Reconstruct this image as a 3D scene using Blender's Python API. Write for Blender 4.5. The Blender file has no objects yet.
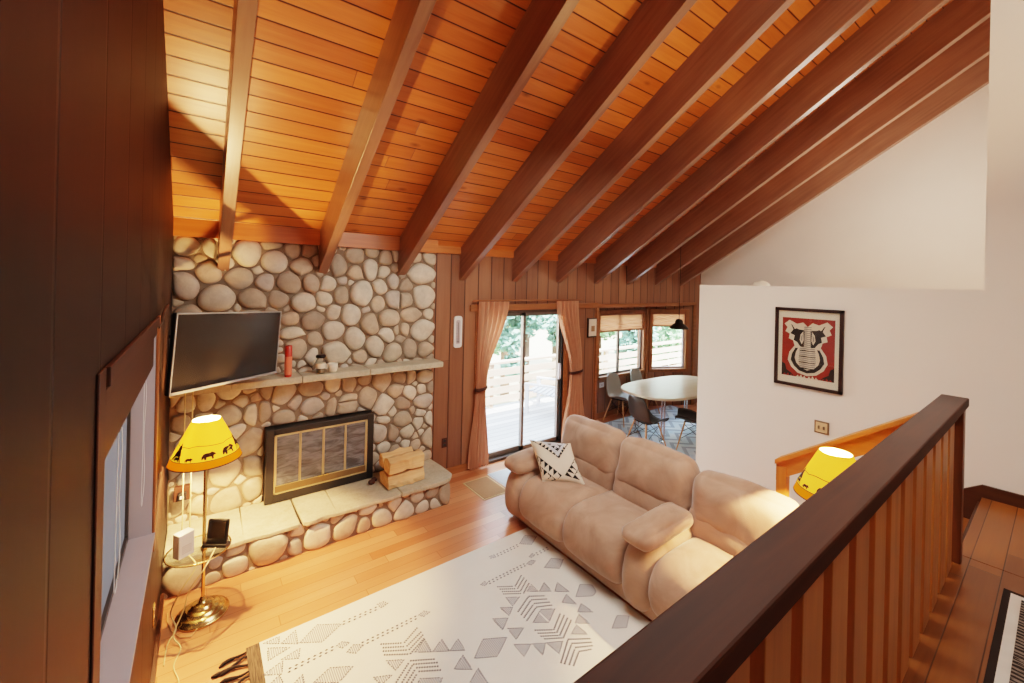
import bpy, bmesh, math, random
from mathutils import Vector, Matrix, noise
random.seed(7)
SC = bpy.context.scene
COL = SC.collection
PI = math.pi

# ------------------------------------------------------------------ helpers
def V(*a): return Vector(a)

class MB:
    """collects geometry for ONE mesh object; faces remember a material slot"""
    def __init__(s): s.v=[]; s.f=[]; s.m=[]; s.sm=[]; s.col=None
    def add(s, vs, fs, m=0, smooth=False):
        b=len(s.v); s.v+= [Vector(p) for p in vs]
        for f in fs: s.f.append([b+i for i in f]); s.m.append(m); s.sm.append(smooth)
        return s
    def box(s, lo, hi, m=0, M=None):
        x0,y0,z0=lo; x1,y1,z1=hi
        vs=[V(x,y,z) for z in (z0,z1) for y in (y0,y1) for x in (x0,x1)]
        if M is not None: vs=[M@p for p in vs]
        return s.add(vs,[(0,2,3,1),(4,5,7,6),(0,1,5,4),(2,6,7,3),(0,4,6,2),(1,3,7,5)],m)
    def tube(s, pts, r, n=10, m=0, cap=True, closed=False):
        pts=[Vector(p) for p in pts]; k=len(pts)
        rs=r if isinstance(r,(list,tuple)) else [r]*k
        up=None; vs=[]
        for i in range(k):
            if closed: t=pts[(i+1)%k]-pts[i-1]
            else: t=pts[min(i+1,k-1)]-pts[max(i-1,0)]
            t.normalize()
            if up is None: up=Vector((0,0,1)) if abs(t.z)<.9 else Vector((1,0,0))
            a=(up-t*up.dot(t)).normalized(); b=t.cross(a); up=a
            for j in range(n):
                w=2*PI*j/n; vs.append(pts[i]+(a*math.cos(w)+b*math.sin(w))*rs[i])
        fs=[]
        for i in range(k if closed else k-1):
            i2=(i+1)%k
            for j in range(n):
                j2=(j+1)%n; fs.append((i*n+j,i*n+j2,i2*n+j2,i2*n+j))
        s.add(vs,fs,m,True)
        if cap and not closed:
            s.add(vs[:n],[tuple(reversed(range(n)))],m); s.add(vs[-n:],[tuple(range(n))],m)
        return s
    def lathe(s, prof, c=(0,0,0), n=32, m=0, smooth=True, M=None):
        c=Vector(c); vs=[]
        for r,z in prof:
            for j in range(n):
                a=2*PI*j/n; p=V(r*math.cos(a),r*math.sin(a),z)
                vs.append((M@p if M is not None else p)+c)
        fs=[]
        for i in range(len(prof)-1):
            for j in range(n):
                j2=(j+1)%n; fs.append((i*n+j,i*n+j2,(i+1)*n+j2,(i+1)*n+j))
        s.add(vs,fs,m,smooth)
        if prof[0][0]>1e-4: s.add(vs[:n],[tuple(reversed(range(n)))],m)
        if prof[-1][0]>1e-4: s.add(vs[-n:],[tuple(range(n))],m)
        return s
    def prism(s, poly, fn, d0, d1, m=0):
        """extrude 2D polygon: fn(u,v,d)->3D"""
        n=len(poly); vs=[fn(u,v,d0) for u,v in poly]+[fn(u,v,d1) for u,v in poly]
        fs=[tuple(range(n)),tuple(reversed(range(n,2*n)))]+[(i,n+i,n+(i+1)%n,(i+1)%n) for i in range(n)]
        return s.add(vs,fs,m)
    def grid(s, fn, nu, nv, m=0, smooth=True, wrapu=False):
        vs=[fn(i/(nu if wrapu else nu-1),j/(nv-1)) for j in range(nv) for i in range(nu)]
        fs=[]
        for j in range(nv-1):
            for i in range(nu if wrapu else nu-1):
                i2=(i+1)%nu; fs.append((j*nu+i,j*nu+i2,(j+1)*nu+i2,(j+1)*nu+i))
        return s.add(vs,fs,m,smooth)
    def cushion(s, c, size, r=.08, bulge=(.1,.1,.1), n=14, M=None, wrinkle=.0, m=0, seed=0):
        """puffy rounded block"""
        hx,hy,hz=[d/2 for d in size]; r=min(r,hx*.98,hy*.98,hz*.98)
        c=Vector(c); faces={}
        vs=[];fs=[];idx={}
        def vert(p):
            k=tuple(round(q,5) for q in p)
            if k in idx: return idx[k]
            # spread samples so that the rounded rim gets detail
            q=[math.copysign(abs(t)**.75,t) for t in p]
            P=V(q[0]*hx,q[1]*hy,q[2]*hz)
            I=V(*[max(-h+r,min(h-r,t)) for h,t in zip((hx,hy,hz),P)])
            d=P-I
            if d.length>1e-9: P=I+d.normalized()*r
            n_=d.normalized() if d.length>1e-9 else V(0,0,0)
            bx=(1-q[1]**2)*(1-q[2]**2); by=(1-q[0]**2)*(1-q[2]**2); bz=(1-q[0]**2)*(1-q[1]**2)
            P=P+V(q[0]*bulge[0]*bx,q[1]*bulge[1]*by,q[2]*bulge[2]*bz)
            if wrinkle:
                w=noise.noise(P*5+V(seed*7.3,seed*1.7,0))+.5*noise.noise(P*13+V(seed,0,3))
                P=P+n_*w*wrinkle
            if M is not None: P=M@P
            vs.append(P+c); idx[k]=len(vs)-1; return idx[k]
        for ax in range(3):
            for sg in (-1,1):
                for i in range(n):
                    for j in range(n):
                        quad=[]
                        for di,dj in ((0,0),(1,0),(1,1),(0,1)):
                            p=[0,0,0]; p[ax]=sg; p[(ax+1)%3]=-1+2*(i+di)/n; p[(ax+2)%3]=-1+2*(j+dj)/n
                            quad.append(vert(p))
                        fs.append(tuple(quad if sg>0 else reversed(quad)))
        return s.add(vs,fs,m,True)
    def build(s, name, mats, parent=None, bevel=0, loc=None, rot=None, M=None, subsurf=0):
        me=bpy.data.meshes.new(name)
        me.from_pydata([tuple(p) for p in s.v],[],s.f)
        if not isinstance(mats,(list,tuple)): mats=[mats]
        for q in mats: me.materials.append(q)
        for p,mi,sm in zip(me.polygons,s.m,s.sm): p.material_index=mi; p.use_smooth=sm
        if s.col is not None:
            at=me.color_attributes.new('Tint','FLOAT_COLOR','POINT')
            for i,cc in enumerate(s.col): at.data[i].color=(cc[0],cc[1],cc[2],1)
        me.validate(); me.update()
        o=bpy.data.objects.new(name,me); COL.objects.link(o)
        if parent is not None: o.parent=parent
        if M is not None: o.matrix_local=M
        if loc is not None: o.location=loc
        if rot is not None: o.rotation_euler=rot
        if bevel:
            b=o.modifiers.new('bevel','BEVEL'); b.width=bevel; b.segments=2; b.limit_method='ANGLE'; b.angle_limit=.7
        if subsurf:
            b=o.modifiers.new('sub','SUBSURF'); b.levels=subsurf; b.render_levels=subsurf
        return o

def tag(o,label=None,cat=None,group=None,kind=None):
    if label: o['label']=label
    if cat: o['category']=cat
    if group: o['group']=group
    if kind: o['kind']=kind
    return o
def thing(name,label,cat,loc=(0,0,0),rz=0,group=None):
    o=bpy.data.objects.new(name,None); COL.objects.link(o)
    o.location=loc; o.rotation_euler=(0,0,rz); o.empty_display_size=.1
    return tag(o,label,cat,group)
def struct(o,label=None): return tag(o,label,None,None,'structure')
def copy_tree(o,parent=None):
    c=o.copy(); COL.objects.link(c); c.parent=parent
    for ch in list(o.children): copy_tree(ch,c)
    return c

# ------------------------------------------------------------------ materials
class NT:
    def __init__(s,name):
        s.mat=bpy.data.materials.new(name); s.mat.use_nodes=True
        s.t=s.mat.node_tree; s.t.nodes.clear()
        s.out=s.n('ShaderNodeOutputMaterial')
    def n(s,ty,**kw):
        nd=s.t.nodes.new(ty)
        for k,v in kw.items(): setattr(nd,k,v)
        return nd
    def l(s,a,b): s.t.links.new(a,b)
    def set(s,sock,v):
        if hasattr(v,'is_output') or isinstance(v,bpy.types.NodeSocket): s.l(v,sock)
        elif v is not None: sock.default_value=v
    def math(s,op,a,b=None,c=None):
        nd=s.n('ShaderNodeMath',operation=op)
        s.set(nd.inputs[0],a)
        if b is not None: s.set(nd.inputs[1],b)
        if c is not None: s.set(nd.inputs[2],c)
        return nd.outputs[0]
    def xyz(s):
        tc=s.n('ShaderNodeTexCoord'); sp=s.n('ShaderNodeSeparateXYZ'); s.l(tc.outputs['Object'],sp.inputs[0])
        return tc.outputs['Object'],sp.outputs
    def comb(s,x,y,z):
        nd=s.n('ShaderNodeCombineXYZ')
        for i,v in enumerate((x,y,z)): s.set(nd.inputs[i],v)
        return nd.outputs[0]
    def noise(s,vec,scale,detail=4,rough=.55,dist=0):
        nd=s.n('ShaderNodeTexNoise'); s.l(vec,nd.inputs['Vector'])
        nd.inputs['Scale'].default_value=scale; nd.inputs['Detail'].default_value=detail; nd.inputs['Roughness'].default_value=rough; nd.inputs['Distortion'].default_value=dist
        return nd.outputs[0]
    def mix(s,f,a,b,blend='MIX'):
        nd=s.n('ShaderNodeMix',data_type='RGBA',blend_type=blend)
        s.set(nd.inputs[0],f)
        for sock,v in ((nd.inputs[6],a),(nd.inputs[7],b)):
            if isinstance(v,(tuple,list)): v=(v[0],v[1],v[2],1)
            s.set(sock,v)
        return nd.outputs[2]
    def ramp(s,f,stops):
        nd=s.n('ShaderNodeValToRGB'); e=nd.color_ramp.elements
        while len(e)<len(stops): e.new(.5)
        for q,(p,c) in zip(e,stops): q.position=p; q.color=(c[0],c[1],c[2],1)
        s.l(f,nd.inputs[0]); return nd.outputs[0]
    def bump(s,h,strength=.3,dist=.01):
        nd=s.n('ShaderNodeBump'); nd.inputs['Strength'].default_value=strength; nd.inputs['Distance'].default_value=dist
        s.l(h,nd.inputs['Height']); return nd.outputs[0]
    def pbr(s,col,rough=.5,metal=0,normal=None,spec=.5,sheen=0,emit=None,estr=0,coat=0):
        b=s.n('ShaderNodeBsdfPrincipled')
        if isinstance(col,(tuple,list)): col=(col[0],col[1],col[2],1)
        s.set(b.inputs['Base Color'],col); s.set(b.inputs['Roughness'],rough); s.set(b.inputs['Metallic'],metal)
        b.inputs['Specular IOR Level'].default_value=spec
        if sheen: b.inputs['Sheen Weight'].default_value=sheen; b.inputs['Sheen Roughness'].default_value=.4
        if coat: b.inputs['Coat Weight'].default_value=coat; b.inputs['Coat Roughness'].default_value=.15
        if normal is not None: s.l(normal,b.inputs['Normal'])
        if emit: b.inputs['Emission Color'].default_value=(*emit,1); b.inputs['Emission Strength'].default_value=estr
        s.l(b.outputs[0],s.out.inputs[0]); return s.mat

def srgb(r,g,b):
    f=lambda c:(c/255/12.92 if c/255<=.04045 else ((c/255+.055)/1.055)**2.4)
    return (f(r),f(g),f(b))
def plain(name,col,rough=.5,metal=0,var=.12,scale=12,bump=.0,bscale=60,sheen=0,spec=.5,coat=0):
    t=NT(name); vec,_=t.xyz()
    n=t.noise(vec,scale); lo=tuple(c*(1-var) for c in col); hi=tuple(min(1,c*(1+var)) for c in col)
    c=t.mix(n,lo,hi)
    nm=t.bump(t.noise(vec,bscale,3),bump,.005) if bump else None
    return t.pbr(c,rough,metal,nm,sheen=sheen,spec=spec,coat=coat)
def wood(name,c1,c2,along='X',rough=.45,scale=1,bump=.08,coat=0,knots=False,spec=.5):
    t=NT(name); vec,p=t.xyz()
    s={'X':(1.2,18,18),'Y':(18,1.2,18),'Z':(18,18,1.2)}[along]
    mp=t.comb(*[t.math('MULTIPLY',p[i],s[i]*scale) for i in range(3)])
    g=t.noise(mp,1.0,6,.6,.6); b=t.noise(vec,2.2*scale,2)
    f=t.math('ADD',t.math('MULTIPLY',g,.75),t.math('MULTIPLY',b,.35))
    c=t.ramp(f,[(.3,c1),(.72,c2)])
    return t.pbr(c,rough,0,t.bump(g,bump,.004),coat=coat,spec=spec)
def planks(name,c1,c2,across,along,width,length,gcol,groove=.05,rough=.45,var=.5,grain=1,bump=.5,knots=0,coat=0,gsoft=.02,spec=.5):
    t=NT(name); vec,p=t.xyz(); ix='XYZ'.index(across); iy='XYZ'.index(along)
    u=t.math('DIVIDE',p[ix],width); row=t.math('FLOOR',u); fu=t.math('FRACT',u)
    wn=t.n('ShaderNodeTexWhiteNoise',noise_dimensions='1D'); t.l(row,wn.inputs['W']); r1=wn.outputs[0]
    vv=t.math('ADD',t.math('DIVIDE',p[iy],length),t.math('MULTIPLY',r1,7.31)); bi=t.math('FLOOR',vv); fv=t.math('FRACT',vv)
    wn2=t.n('ShaderNodeTexWhiteNoise',noise_dimensions='2D'); t.l(t.comb(row,bi,0),wn2.inputs['Vector']); rb=wn2.outputs[0]
    # grain in plank space
    off=t.math('MULTIPLY',rb,37.0)
    gv=t.comb(t.math('ADD',t.math('MULTIPLY',p[ix],22*grain),off),t.math('ADD',t.math('MULTIPLY',p[iy],1.3*grain),off),0)
    g=t.noise(gv,1.0,6,.62,.8)
    f=t.math('ADD',t.math('MULTIPLY',g,1-var),t.math('MULTIPLY',rb,var))
    c=t.ramp(f,[(.22,c1),(.78,c2)])
    if knots:
        kv=t.comb(t.math('MULTIPLY',p[ix],5),t.math('ADD',t.math('MULTIPLY',p[iy],2.2),off),0)
        vo=t.n('ShaderNodeTexVoronoi',feature='F1'); t.l(kv,vo.inputs['Vector']); vo.inputs['Scale'].default_value=1
        k=t.ramp(vo.outputs['Distance'],[(0.03,(1,1,1)),(.14,(0,0,0))])
        c=t.mix(t.math('MULTIPLY',k,knots),c,tuple(q*.25 for q in c1))
    d=t.math('MINIMUM',fu,t.math('SUBTRACT',1.0,fu))
    dm=t.n('ShaderNodeMapRange',interpolation_type='SMOOTHSTEP'); t.l(d,dm.inputs[0]); dm.inputs[1].default_value=groove*.4; dm.inputs[2].default_value=groove+gsoft
    d2=t.math('MINIMUM',fv,t.math('SUBTRACT',1.0,fv))
    dm2=t.n('ShaderNodeMapRange'); t.l(d2,dm2.inputs[0]); dm2.inputs[1].default_value=0; dm2.inputs[2].default_value=.006/length*.6
    mask=t.math('MINIMUM',dm.outputs[0],dm2.outputs[0])
    c=t.mix(mask,gcol,c)
    h=t.math('ADD',mask,t.math('MULTIPLY',g,.06))
    return t.pbr(c,rough,0,t.bump(h,bump,.006),coat=coat,spec=spec)
def emissive(name,col,strength):
    t=NT(name); e=t.n('ShaderNodeEmission'); e.inputs[0].default_value=(*col,1); e.inputs[1].default_value=strength
    t.l(e.outputs[0],t.out.inputs[0]); return t.mat
def glass(name,tint=(1,1,1),refl=.1,rough=.02):
    t=NT(name); a=t.n('ShaderNodeBsdfTransparent'); a.inputs[0].default_value=(*tint,1)
    g=t.n('ShaderNodeBsdfGlossy'); g.inputs['Roughness'].default_value=rough
    lw=t.n('ShaderNodeLayerWeight'); lw.inputs[0].default_value=.15
    m=t.n('ShaderNodeMixShader'); t.l(t.math('MULTIPLY',t.math('ADD',lw.outputs[0],.15),refl*3),m.inputs[0])
    t.l(a.outputs[0],m.inputs[1]); t.l(g.outputs[0],m.inputs[2]); t.l(m.outputs[0],t.out.inputs[0]); return t.mat
def translucent(name,col,tcol,mixf=.5,emit=None,estr=0):
    t=NT(name); vec,_=t.xyz(); d=t.n('ShaderNodeBsdfDiffuse'); d.inputs[0].default_value=(*col,1)
    a=t.n('ShaderNodeBsdfTranslucent'); a.inputs[0].default_value=(*tcol,1)
    m=t.n('ShaderNodeMixShader'); m.inputs[0].default_value=mixf
    t.l(d.outputs[0],m.inputs[1]); t.l(a.outputs[0],m.inputs[2]); o=m.outputs[0]
    if emit:
        e=t.n('ShaderNodeEmission'); e.inputs[0].default_value=(*emit,1); e.inputs[1].default_value=estr
        ad=t.n('ShaderNodeAddShader'); t.l(o,ad.inputs[0]); t.l(e.outputs[0],ad.inputs[1]); o=ad.outputs[0]
    t.l(o,t.out.inputs[0]); return t.mat
def stone_mat(name,base,c_lo,c_hi):
    t=NT(name); vec,_=t.xyz()
    at=t.n('ShaderNodeAttribute',attribute_name='Tint')
    n=t.noise(vec,9,6,.65,.4); n2=t.noise(vec,55,3)
    c=t.mix(1.0,at.outputs['Color'],t.ramp(n,[(.3,c_lo),(.7,c_hi)]),'MULTIPLY')
    return t.pbr(c,.62,0,t.bump(t.math('ADD',n2,n),.35,.006))

M={}
M['ceil']=planks('pine_ceiling_boards',srgb(164,86,36),srgb(212,130,68),'Y','X',.138,6.5,srgb(64,24,8),.04,.32,.4,1,.6,.75)
M['beam']=wood('stained_beam',srgb(116,78,60),srgb(150,108,86),'Y',.32,1,.05,coat=.1)
M['frieze']=wood('pine_frieze_board',srgb(164,86,36),srgb(204,122,62),'X',.35)
M['floor']=planks('oak_floor',srgb(184,108,70),srgb(211,142,102),'Y','X',.105,1.25,srgb(150,92,50),.012,.3,.55,1,.15,0,spec=.4)
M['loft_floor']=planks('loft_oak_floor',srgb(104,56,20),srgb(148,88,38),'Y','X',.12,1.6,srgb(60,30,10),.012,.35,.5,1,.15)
M['panel']=planks('wood_wall_panel',srgb(116,74,53),srgb(157,108,80),'X','Z',.203,9,srgb(62,30,16),.035,.42,.45,.8,.6)
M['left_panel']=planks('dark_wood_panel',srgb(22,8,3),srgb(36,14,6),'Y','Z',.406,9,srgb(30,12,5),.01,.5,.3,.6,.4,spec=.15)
M['trimwood']=wood('trim_wood',srgb(122,70,38),srgb(166,104,62),'X',.45)
M['trimz']=wood('trim_wood_upright',srgb(122,70,38),srgb(166,104,62),'Z',.45)
M['casing']=wood('shaded_casing_wood',srgb(42,18,8),srgb(64,31,15),'Y',.5,spec=.3)  # darkened so that the shade on the casing sits in its colour
M['casingfar']=wood('lit_casing_wood',srgb(120,62,28),srgb(164,94,46),'Z',.45)  # same casing wood with the lamplight on the far strip painted in
M['darkcasing']=wood('valance_wood',srgb(40,19,9),srgb(66,35,18),'Y',.5,spec=.3)
M['white']=plain('warm_white_plaster',srgb(242,232,220),.85,var=.03,scale=3,bump=.06,bscale=90)
M['whiteframe']=plain('pale_window_jamb',srgb(186,174,178),.5,var=.04)
M['rail']=wood('rail_wood',srgb(42,18,7),srgb(70,34,14),'X',.6,1,.06,spec=.15)
M['baluster']=wood('baluster_wood',srgb(146,90,42),srgb(188,124,66),'Z',.42,1,.06)
M['newel']=wood('newel_wood',srgb(70,34,14),srgb(104,58,26),'Z',.42)
M['guard']=wood('stair_guard_wood',srgb(168,92,34),srgb(206,128,58),'Y',.42)
M['guardz']=wood('stair_post_wood',srgb(168,92,34),srgb(206,128,58),'Z',.42)
M['skirt']=wood('dark_baseboard',srgb(52,26,12),srgb(78,42,20),'Y',.45)
M['sofa']=None
def sofa_mat():
    t=NT('tan_microsuede'); vec,_=t.xyz()
    n=t.noise(vec,3.5,4,.6,.8); n2=t.noise(vec,160,2)
    c=t.ramp(n,[(.3,srgb(156,122,102)),(.7,srgb(187,154,133))])
    return t.pbr(c,.85,0,t.bump(t.math('ADD',t.math('MULTIPLY',n2,.3),n),.25,.01),sheen=.5,spec=.2)
M['sofa']=sofa_mat()
M['stone']=stone_mat('river_stone',None,(.72,.70,.66),(1.05,1.04,1.0))
M['mortar']=plain('mortar',srgb(128,108,90),.9,var=.25,scale=20,bump=.5,bscale=70)
M['slab']=None
def slab_mat():
    t=NT('hearth_flagstone'); vec,_=t.xyz(); n=t.noise(vec,6,6,.7,.5); n2=t.noise(vec,38,5,.7)
    c=t.ramp(t.math('ADD',t.math('MULTIPLY',n,.6),t.math('MULTIPLY',n2,.4)),[(.3,srgb(158,146,124)),(.7,srgb(206,196,174))])
    return t.pbr(c,.6,0,t.bump(n2,.4,.006))
M['slab']=slab_mat()
M['black']=plain('black_enamel',(.012,.011,.011),.4,var=.2)
M['blackplastic']=plain('black_plastic',(.01,.01,.011),.35,var=.2)
M['screen']=plain('dark_screen',(.022,.017,.013),.18,var=.05,spec=.6)  # a brownish reflection is mixed into the base colour
M['bezel']=plain('silver_bezel',(.45,.44,.43),.35,.6,var=.05)
M['brass']=plain('polished_brass',(.75,.52,.22),.22,1,var=.08)
M['agedbrass']=plain('pale_brass',(.62,.50,.30),.35,.85,var=.1)
M['vent']=plain('dark_brass_vent',(.22,.14,.07),.3,.7,var=.2)  # brown of the reflected hearth is put into this brass colour
M['darkglass']=None
def firebox_glass():
    t=NT('firebox_glass_reflections'); vec,p=t.xyz()
    n=t.noise(t.comb(t.math('MULTIPLY',p[0],5),p[1],t.math('MULTIPLY',p[2],22)),1,4,.6,1.2)
    c=t.ramp(n,[(.4,(.03,.03,.034)),(.62,(.13,.14,.165))])  # blue-grey streaks paint reflections into the pane colour
    return t.pbr(c,.16,0,t.bump(n,.25,.02),spec=.9)
M['darkglass']=firebox_glass()
M['pane']=glass('window_glass',(.97,.985,.98),.06)
M['clearglass']=glass('clear_glass',(.93,.96,.93),.16)
M['frosted']=translucent('frosted_window_glass',srgb(128,128,132),srgb(122,123,127),.5)
M['bronze']=plain('bronze_aluminium',srgb(88,78,72),.4,.5,var=.08)
M['silverframe']=plain('grey_aluminium',srgb(128,118,112),.4,.5,var=.08)
M['curtain']=None
def curtain_mat():
    t=NT('tan_curtain_cloth'); vec,p=t.xyz(); n=t.noise(t.comb(t.math('MULTIPLY',p[0],60),p[1],t.math('MULTIPLY',p[2],4)),1,3)
    c=t.mix(n,srgb(200,138,106),srgb(224,168,136))
    b=t.n('ShaderNodeBsdfPrincipled'); t.l(c,b.inputs[0]); b.inputs['Roughness'].default_value=.9
    tr=t.n('ShaderNodeBsdfTranslucent'); t.l(c,tr.inputs[0])
    m=t.n('ShaderNodeMixShader'); m.inputs[0].default_value=.25; t.l(b.outputs[0],m.inputs[1]); t.l(tr.outputs[0],m.inputs[2]); t.l(m.outputs[0],t.out.inputs[0]); return t.mat
M['curtain']=curtain_mat()
M['tieback']=plain('dark_tieback',srgb(70,34,20),.7)
M['rug']=plain('cream_woven_cotton',srgb(222,220,212),.95,var=.05,scale=5,bump=.35,bscale=140)
M['rugthread']=plain('charcoal_thread',srgb(84,82,90),.95,var=.15,scale=60)
M['rughatch']=plain('grey_thread_hatch',srgb(156,155,163),.95,var=.15,scale=80)
M['rugband']=None
def band_mat():
    t=NT('brown_woven_band'); vec,p=t.xyz(); n=t.noise(t.comb(t.math('MULTIPLY',p[0],160),t.math('MULTIPLY',p[1],9),0),1,3)
    return t.pbr(t.ramp(n,[(.35,srgb(58,44,34)),(.7,srgb(124,100,80))]),.95,0)
M['rugband']=band_mat()
M['tassel']=plain('dark_tassel',srgb(38,26,20),.95)
M['pillow']=plain('cream_pillow_cloth',srgb(222,208,190),.95,var=.05,bump=.2,bscale=160)
M['pillowblack']=plain('black_pillow_print',srgb(26,24,24),.95)
M['pillowblue']=plain('pale_blue_pillow_print',srgb(196,200,206),.95)
M['plastic_white']=plain('white_plastic',srgb(226,224,222),.4,var=.03)
M['cord']=plain('cream_cord',srgb(206,184,138),.6)
M['red']=plain('red_wax',srgb(190,52,34),.4,var=.1)
M['redlight']=plain('pale_red_wax',srgb(226,120,92),.4,var=.1)
M['wax']=plain('cream_wax',srgb(228,216,196),.5)
M['bark']=wood('split_log_bark',srgb(120,74,44),srgb(168,112,72),'X',.85,2,.5)
M['splitwood']=wood('split_log_wood',srgb(198,138,86),srgb(238,196,146),'X',.8,1.2,.35)
M['tabletop']=wood('pale_table_top',srgb(226,206,176),srgb(244,230,206),'X',.3,.6,.02)
M['chrome']=plain('chrome',(.75,.76,.78),.15,1,var=.03)
M['chairgrey']=plain('grey_moulded_shell',srgb(150,146,138),.45,var=.05)
M['chairdark']=plain('backlit_moulded_shell',srgb(52,44,40),.45,var=.08)  # grey shell again, with its backlit shade put into the colour
M['legwood']=wood('chair_leg_wood',srgb(176,120,76),srgb(214,160,112),'Z',.5)
M['woven']=None
def woven_mat():
    t=NT('woven_wood_blind'); vec,p=t.xyz(); w=t.n('ShaderNodeTexWave',bands_direction='Z'); t.l(vec,w.inputs[0]); w.inputs['Scale'].default_value=14
    c=t.mix(w.outputs[0],srgb(180,112,78),srgb(222,164,128))
    b=t.n('ShaderNodeBsdfPrincipled'); t.l(c,b.inputs[0]); b.inputs['Roughness'].default_value=.8
    tr=t.n('ShaderNodeBsdfTranslucent'); t.l(c,tr.inputs[0])
    m=t.n('ShaderNodeMixShader'); m.inputs[0].default_value=.35; t.l(b.outputs[0],m.inputs[1]); t.l(tr.outputs[0],m.inputs[2]); t.l(m.outputs[0],t.out.inputs[0]); return t.mat
M['woven']=woven_mat()
M['frameblack']=plain('dark_picture_frame',srgb(44,22,16),.4)
M['matboard']=plain('cream_mat_board',srgb(238,222,202),.9,var=.02)
M['artred']=plain('art_red',srgb(150,44,30),.8,var=.35,scale=18)
M['artcream']=plain('art_cream',srgb(226,206,184),.8,var=.05)
M['artgrey']=plain('art_grey',srgb(150,140,132),.8,var=.1)
M['artblack']=plain('art_black',srgb(48,36,32),.8,var=.2)
M['decking']=planks('grey_deck_boards',srgb(168,170,174),srgb(204,206,210),'Y','X',.14,3.2,srgb(80,74,70),.03,.8,.5)
M['deckrail']=wood('weathered_rail_wood',srgb(176,150,130),srgb(206,182,162),'X',.8)
M['lounger']=plain('bleached_lounger_wood',srgb(196,198,204),.7)
M['leaf']=plain('pale_green_leaf',srgb(150,184,146),.7,var=.35,scale=3)
M['leaf2']=plain('blue_green_leaf',srgb(138,176,162),.7,var=.35,scale=3)
M['trunk']=plain('tree_bark',srgb(96,78,64),.9,var=.3,bump=.5)
M['ground']=plain('sunlit_earth',srgb(176,164,136),.95,var=.2,scale=2)
M['roof']=plain('roof_shingle',srgb(70,62,56),.9)
M['matbrown']=plain('brown_doormat',srgb(172,130,94),.95,var=.12,scale=40,bump=.5,bscale=200)
M['matbeige']=plain('beige_mat_border',srgb(216,186,142),.95)
M['matblue']=plain('blue_grey_mat',srgb(200,208,216),.95,var=.1,scale=40,bump=.4,bscale=200)
M['matpale']=plain('pale_mat_border',srgb(228,224,216),.95)
M['smoke']=plain('dark_metal_shade',srgb(34,28,26),.35,.6)
M['brownplate']=plain('bronze_switch_plate',srgb(132,104,78),.45,.3)
LAMP1,LAMP2,WORLD,SUN,FILL,WALL_FILL,ROOM_FILL=330,230,11,26,50,60,56
VT,LOOK,EXPO='Filmic','Medium High Contrast',0.5
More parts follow.
